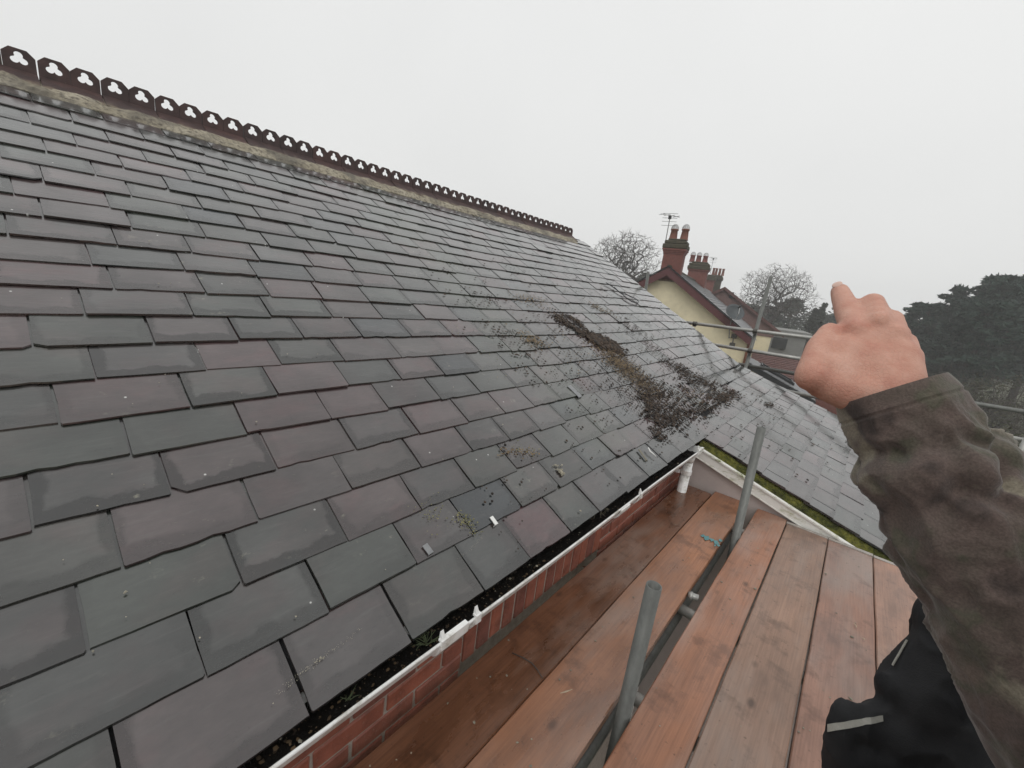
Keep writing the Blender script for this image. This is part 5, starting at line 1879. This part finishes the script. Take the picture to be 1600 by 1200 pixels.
W = at(1398, 628, 0.415)
EL = at(1722, 1190, 0.325)
SH = Vector((0.37, 0.50, -0.055))
CHEST = Vector((0.40, 0.38, -0.16))
PEL = Vector((0.42, 0.36, -0.52))
fwd = Vector((-0.707, 0.707, 0)); rgt = Vector((0.707, 0.707, 0))
A = lambda x, y, k: at(x, y, k)
mcp = {'i': A(1336, 517, 0.452), 'm': A(1372, 505, 0.449), 'r': A(1398, 524, 0.440), 'p': A(1420, 558, 0.430)}
caps = [
    # palm, wrist to knuckles
    (W, 0.0275, A(1352, 560, 0.440), 0.021), (W, 0.0275, A(1400, 560, 0.432), 0.021),
    (A(1352, 565, 0.440), 0.020, mcp['i'], 0.0135), (A(1368, 560, 0.440), 0.019, mcp['m'], 0.0140),
    (A(1392, 565, 0.434), 0.019, mcp['r'], 0.0135), (A(1408, 575, 0.428), 0.018, mcp['p'], 0.0125),
    (A(1330, 590, 0.435), 0.020, A(1345, 535, 0.447), 0.016),
    # tendons over the back of the hand
    (W.lerp(A(1352, 560, 0.4185), 0.45), 0.0040, A(1338, 520, 0.4425), 0.0046), (W.lerp(A(1372, 560, 0.4170), 0.45), 0.0040, A(1372, 508, 0.4385), 0.0046),
    (W.lerp(A(1395, 560, 0.4150), 0.45), 0.0040, A(1398, 527, 0.4290), 0.0044),
    # knuckles
    (A(1337, 516, 0.446), 0.0105, A(1335, 514, 0.447), 0.0105), (A(1372, 503, 0.442), 0.0108, A(1372, 502, 0.442), 0.0108), (A(1399, 523, 0.433), 0.0100, A(1399, 522, 0.433), 0.0100), (A(1420, 556, 0.424), 0.0090, A(1420, 555, 0.424), 0.0090),
    # index, stretched out away from the lens
    (mcp['i'], 0.0140, A(1324, 486, 0.485), 0.0128), (A(1324, 486, 0.485), 0.0130, A(1317, 468, 0.508), 0.0116), (A(1317, 468, 0.508), 0.0117, A(1312, 455, 0.526), 0.0102),
    # middle, ring, little curled under
    (mcp['m'], 0.0138, A(1363, 474, 0.478), 0.0122), (A(1363, 474, 0.478), 0.0122, A(1352, 495, 0.497), 0.0098), (A(1352, 495, 0.497), 0.0098, A(1350, 522, 0.490), 0.0085),
    (mcp['r'], 0.0125, A(1394, 499, 0.466), 0.0108), (A(1394, 499, 0.466), 0.0100, A(1385, 508, 0.486), 0.0096), (A(1385, 508, 0.486), 0.0096, A(1378, 535, 0.478), 0.0083),
    (mcp['p'], 0.0112, A(1418, 534, 0.452), 0.0090), (A(1418, 534, 0.452), 0.0090, A(1413, 530, 0.470), 0.0088), (A(1413, 530, 0.470), 0.0088, A(1402, 552, 0.466), 0.0078),
    # thumb folded along the side
    (A(1372, 628, 0.420), 0.0235, A(1285, 598, 0.432), 0.0165), (A(1345, 612, 0.430), 0.022, A(1290, 575, 0.436), 0.016),
    (A(1268, 588, 0.430), 0.0158, A(1279, 545, 0.448), 0.0128), (A(1279, 545, 0.448), 0.0130, A(1296, 519, 0.462), 0.0108),
    (A(1310, 600, 0.432), 0.021, A(1318, 550, 0.444), 0.017),
    # forearm, upper arm, shoulder, trunk, legs
    (W, 0.0275, EL, 0.040), (EL, 0.040, SH, 0.050), (SH, 0.055, CHEST, 0.11),
    (CHEST, 0.115, PEL, 0.12), (CHEST - rgt * 0.10, 0.10, PEL - rgt * 0.04, 0.11),
    (CHEST + Vector((0, 0, 0.12)), 0.06, CHEST + Vector((0.0, 0.0, 0.20)), 0.055),
    (CHEST - rgt * 0.17 + Vector((0, 0, 0.07)), 0.055, CHEST - rgt * 0.22 + Vector((0.04, -0.04, -0.20)), 0.042),
    (CHEST - rgt * 0.22 + Vector((0.04, -0.04, -0.20)), 0.040, PEL - rgt * 0.16 + fwd * 0.06, 0.03),
    (PEL + rgt * 0.09, 0.10, Vector((0.47, 0.43, -0.92)), 0.06), (Vector((0.47, 0.43, -0.92)), 0.06, Vector((0.49, 0.43, -1.29)), 0.04),
    (PEL - rgt * 0.09, 0.10, Vector((0.37, 0.26, -0.92)), 0.06), (Vector((0.37, 0.26, -0.92)), 0.06, Vector((0.38, 0.25, -1.29)), 0.04),
]
HC = CHEST + Vector((0.0, 0.0, 0.31)) + fwd * 0.03
hr = Matrix.Rotation(math.radians(45), 3, 'Z')
ells = [(HC, 0.075, 0.095, 0.115, hr), (HC + fwd * 0.098 + Vector((0, 0, -0.012)), 0.014, 0.018, 0.024, hr),
        (HC + fwd * 0.088 + Vector((0, 0, -0.062)), 0.024, 0.012, 0.008, hr),
        (HC + rgt * 0.077, 0.010, 0.020, 0.032, hr), (HC - rgt * 0.077, 0.010, 0.020, 0.032, hr),
        (HC + fwd * 0.06 + Vector((0, 0, -0.085)), 0.04, 0.03, 0.03, hr)]
person = blob('person', caps, 0.0036, 3, M['skin'], None, ells)
tag(person, 'person in a camouflage sleeve and black jacket pointing along the roof with one finger', 'person')

# fingernail on the stretched index finger
M['nail'] = simple('fingernail', (0.60, 0.40, 0.33), 0.3, 0.1, 60, 0.05)
f0, f1 = A(1317, 468, 0.508), A(1312, 455, 0.526)
fd = (f1 - f0).normalized()
up_ = (-f1.normalized() - fd * (-f1.normalized()).dot(fd)).normalized()
sd_ = fd.cross(up_)
RMn = Matrix(((sd_.x, fd.x, up_.x), (sd_.y, fd.y, up_.y), (sd_.z, fd.z, up_.z)))
blob('fingernail', [], 0.0007, 2, M['nail'], person, [(f1 + up_ * 0.0095 + fd * 0.001, 0.0058, 0.0075, 0.0016, RMn)])

# sleeve: swept tube with gathered folds
pth = [W + (W - EL).normalized() * 0.012, W - (W - EL).normalized() * 0.03, W.lerp(EL, 0.25), W.lerp(EL, 0.6), EL, EL.lerp(SH, 0.3), EL.lerp(SH, 0.7), SH]
def bez(ps, t_):
    n = len(ps) - 1
    f = t_ * n; i = min(int(f), n - 1); f -= i
    p0, p1, p2, p3 = ps[max(i - 1, 0)], ps[i], ps[i + 1], ps[min(i + 2, n)]
    return 0.5 * ((2 * p1) + (p2 - p0) * f + (2 * p0 - 5 * p1 + 4 * p2 - p3) * f * f + (3 * p1 - p0 - 3 * p2 + p3) * f ** 3)
def sleeve_r(d, a):
    """radius at distance d from the cuff end, angle a"""
    base = 0.0455 + 0.004 * min(1, d / 0.02)
    if d > 0.050:
        base += 0.006 * min(1, (d - 0.050) / 0.02)
    base += 0.004 * min(1, max(0, d - 0.10) / 0.12)
    nx, ny = math.cos(a), math.sin(a)
    fold = 0.0
    w1 = 0.024 * noise.noise((nx * 1.1, ny * 1.1, 3.0)) + 0.010 * noise.noise((nx * 2.3, ny * 2.3, 8.0))
    w2 = 0.050 * noise.noise((nx * 1.0, ny * 1.0, 13.0)) + 0.018 * noise.noise((nx * 2.1, ny * 2.1, 17.0))
    # one deep gather just past the cuff, a softer one further on
    fold -= 0.015 * math.exp(-((d - 0.058 - w1) / 0.0085) ** 2) * (0.55 + 0.45 * noise.noise((nx, ny, 21.0)))
    fold += 0.004 * math.exp(-((d - 0.082 - w1) / 0.014) ** 2)
    fold -= 0.013 * math.exp(-((d - 0.108 - w2) / 0.012) ** 2) * max(0, 0.5 + 1.1 * noise.noise((nx * 1.2, ny * 1.2, 31.0)))
    fold += 0.003 * math.exp(-((d - 0.135 - w2) / 0.02) ** 2)
    fold -= 0.006 * math.exp(-((d - 0.185 - w2 * 1.5) / 0.016) ** 2) * max(0, 0.4 + 1.2 * noise.noise((nx * 1.2, ny * 1.2, 41.0)))
    rg = 1 - abs(noise.noise((nx * 1.1 + 5, ny * 1.1, d * 17 + 3 * w2 * 10)))
    fold += 0.0085 * (rg ** 4 - 0.35) * min(1, d / 0.06) * (0.45 + 0.55 * math.exp(-((d - 0.10) / 0.09) ** 2))
    rg2 = 1 - abs(noise.noise((nx * 2.6, ny * 2.6 + 9, d * 38)))
    fold += 0.0026 * (rg2 ** 5 - 0.3) * min(1, d / 0.05)
    fold += 0.004 * noise.noise((nx * 1.8, ny * 1.8, d * 14)) * min(1, d / 0.05)
    fold += 0.0016 * noise.noise((nx * 5, ny * 5, d * 60)) * min(1, d / 0.03)
    if 0.017 < d < 0.0205: fold -= 0.0012
    return base + fold
bm = bmesh.new()
NS, NA = 300, 120
pts = [bez(pth, i / NS) for i in range(NS + 1)]
x = None; dist = 0; prev = None
for i, p in enumerate(pts):
    dvec = (pts[min(i + 1, NS)] - pts[max(i - 1, 0)]).normalized()
    if x is None: x, _ = basis(dvec)
    x = (x - dvec * x.dot(dvec)).normalized(); y = dvec.cross(x)
    if i: dist += (p - pts[i - 1]).length
    ring = [bm.verts.new(p + (x * math.cos(a) + y * math.sin(a)) * sleeve_r(dist, a)) for a in [2 * math.pi * k / NA for k in range(NA)]]
    if prev:
        for k in range(NA): bm.faces.new((prev[k], prev[(k + 1) % NA], ring[(k + 1) % NA], ring[k]))
    else:
        first = ring
        inner = [bm.verts.new(pts[0] + (v_.co - pts[0]) * 0.90 + (pts[4] - pts[0]) * 0.3) for v_ in ring]
        for k in range(NA): bm.faces.new((ring[k], ring[(k + 1) % NA], inner[(k + 1) % NA], inner[k]))
    prev = ring
bm.faces.new(prev)
fix_normals(bm)
sleeve = mesh_obj('sleeve', bm, M['camo'], person, True)
sleeve['label'] = 'brown camouflage fleece sleeve with a gathered cuff'

# black jacket
jc = [(CHEST, 0.155, PEL, 0.16), (CHEST - rgt * 0.12, 0.135, PEL - rgt * 0.07, 0.15), (SH + Vector((0.02, 0, 0)), 0.075, CHEST, 0.13),
      (CHEST - rgt * 0.17 + Vector((0, 0, 0.06)), 0.075, CHEST - rgt * 0.22 + Vector((0.04, -0.04, -0.20)), 0.065),
      (CHEST - rgt * 0.22 + Vector((0.04, -0.04, -0.20)), 0.062, PEL - rgt * 0.16 + fwd * 0.08, 0.06),
      # open front swinging out below the arm
      (PEL + fwd * 0.05 + Vector((0, 0, 0.12)), 0.15, at(1600, 1180, 0.52), 0.10),
      (at(1560, 1120, 0.54), 0.088, at(1490, 1190, 0.53), 0.078),
      (at(1470, 972, 0.53), 0.028, at(1540, 1040, 0.53), 0.060),
      (at(1452, 1010, 0.53), 0.024, at(1440, 1090, 0.53), 0.050),
      (at(1400, 1075, 0.53), 0.022, at(1470, 1150, 0.53), 0.060),
      (at(1330, 1128, 0.53), 0.018, at(1440, 1150, 0.53), 0.050),
      (at(1316, 1140, 0.53), 0.014, at(1350, 1230, 0.53), 0.036),
      (at(1335, 1170, 0.53), 0.024, at(1450, 1240, 0.53), 0.07),
      (at(1450, 1240, 0.53), 0.08, at(1520, 1420, 0.50), 0.09)]
jacket = blob('jacket', jc, 0.004, 5, M['blackcloth'], person)
jacket['label'] = 'black work jacket hanging open'
# creases in the cloth
jn = [v_.normal.copy() for v_ in jacket.data.vertices]
for v_, nrm in zip(jacket.data.vertices, jn):
    c_ = v_.co.copy()
    q = ((1 - abs(noise.noise((c_.x * 9, c_.y * 9, c_.z * 5)))) ** 4 - 0.4) * 0.017 + ((1 - abs(noise.noise((c_.x * 26, c_.y * 26, c_.z * 13 + 4)))) ** 5 - 0.3) * 0.005 + noise.noise((c_.x * 60, c_.y * 60, c_.z * 40)) * 0.0012
    v_.co = c_ + nrm * q
# reflective strip and piping, laid on the surface found by casting towards the cloth
from mathutils.bvhtree import BVHTree
bvh = BVHTree.FromPolygons([v_.co.copy() for v_ in jacket.data.vertices], [tuple(p.vertices) for p in jacket.data.polygons])
def on_cloth(px, py, lift=0.0015):
    d = ray(px, py).normalized()
    hit = bvh.ray_cast(Vector((0, 0, 0)), d)
    if hit[0] is None: return None
    return hit[0] + hit[1] * lift
def strip(top, bot, name, mat, label=None, n=14):
    vs, fs = [], []
    for i in range(n + 1):
        f = i / n
        a_ = on_cloth(top[0][0] + (top[1][0] - top[0][0]) * f, top[0][1] + (top[1][1] - top[0][1]) * f)
        b_ = on_cloth(bot[0][0] + (bot[1][0] - bot[0][0]) * f, bot[0][1] + (bot[1][1] - bot[0][1]) * f)
        if a_ is None or b_ is None: continue
        vs += [a_, b_]
    for i in range(len(vs) // 2 - 1):
        fs.append((2 * i, 2 * i + 1, 2 * i + 3, 2 * i + 2))
    if fs:
        o = pydata(name, vs, fs, mat, jacket)
        sol = o.modifiers.new('thick', 'SOLIDIFY'); sol.thickness = 0.001
        if label: o['label'] = label
strip([(1288, 1133), (1378, 1118)], [(1288, 1145), (1379, 1127)], 'reflective_strip', M['reflect'])
strip([(1419, 1001), (1396, 1040)], [(1421, 1002), (1398, 1042)], 'piping', M['reflect'])

tr = blob('trousers', [(PEL + rgt * 0.08, 0.13, Vector((0.47, 0.43, -0.92)), 0.085), (Vector((0.47, 0.43, -0.92)), 0.085, Vector((0.49, 0.43, -1.26)), 0.068),
                       (PEL - rgt * 0.08, 0.13, Vector((0.37, 0.26, -0.92)), 0.085), (Vector((0.37, 0.26, -0.92)), 0.085, Vector((0.38, 0.25, -1.26)), 0.068)], 0.009, 4, M['trouser'], person)
for (fx, fy) in ((0.49, 0.43), (0.38, 0.25)):
    blob('boot', [((fx, fy, -1.24), 0.055, (fx, fy, -1.325), 0.046), ((fx, fy, -1.325), 0.045, Vector((fx, fy, -1.328)) + fwd * 0.17, 0.038)], 0.007, 2, M['boot'], person)
blob('woolly_hat', [], 0.006, 3, M['hood'], person, [(HC + Vector((0, 0, 0.045)) - fwd * 0.01, 0.086, 0.104, 0.088, hr)])

# ------------------------------------------------------------------ damp air
bm = bmesh.new()
add_box(bm, (-160, -160, GZ - 1.3), (160, 160, 9.5))
hz = bpy.data.materials.new('damp_air')
hz.use_nodes = True
nt = hz.node_tree
nt.nodes.clear()
vo = nt.nodes.new('ShaderNodeVolumePrincipled')
vo.inputs['Color'].default_value = (0.97, 0.975, 0.98, 1)
vo.inputs['Density'].default_value = 0.0024
vo.inputs['Anisotropy'].default_value = 0.0
ou = nt.nodes.new('ShaderNodeOutputMaterial')
nt.links.new(vo.outputs['Volume'], ou.inputs['Volume'])
o = mesh_obj('haze', bm, hz)
tag(o, 'pale winter haze in the air', 'haze', None, 'stuff')
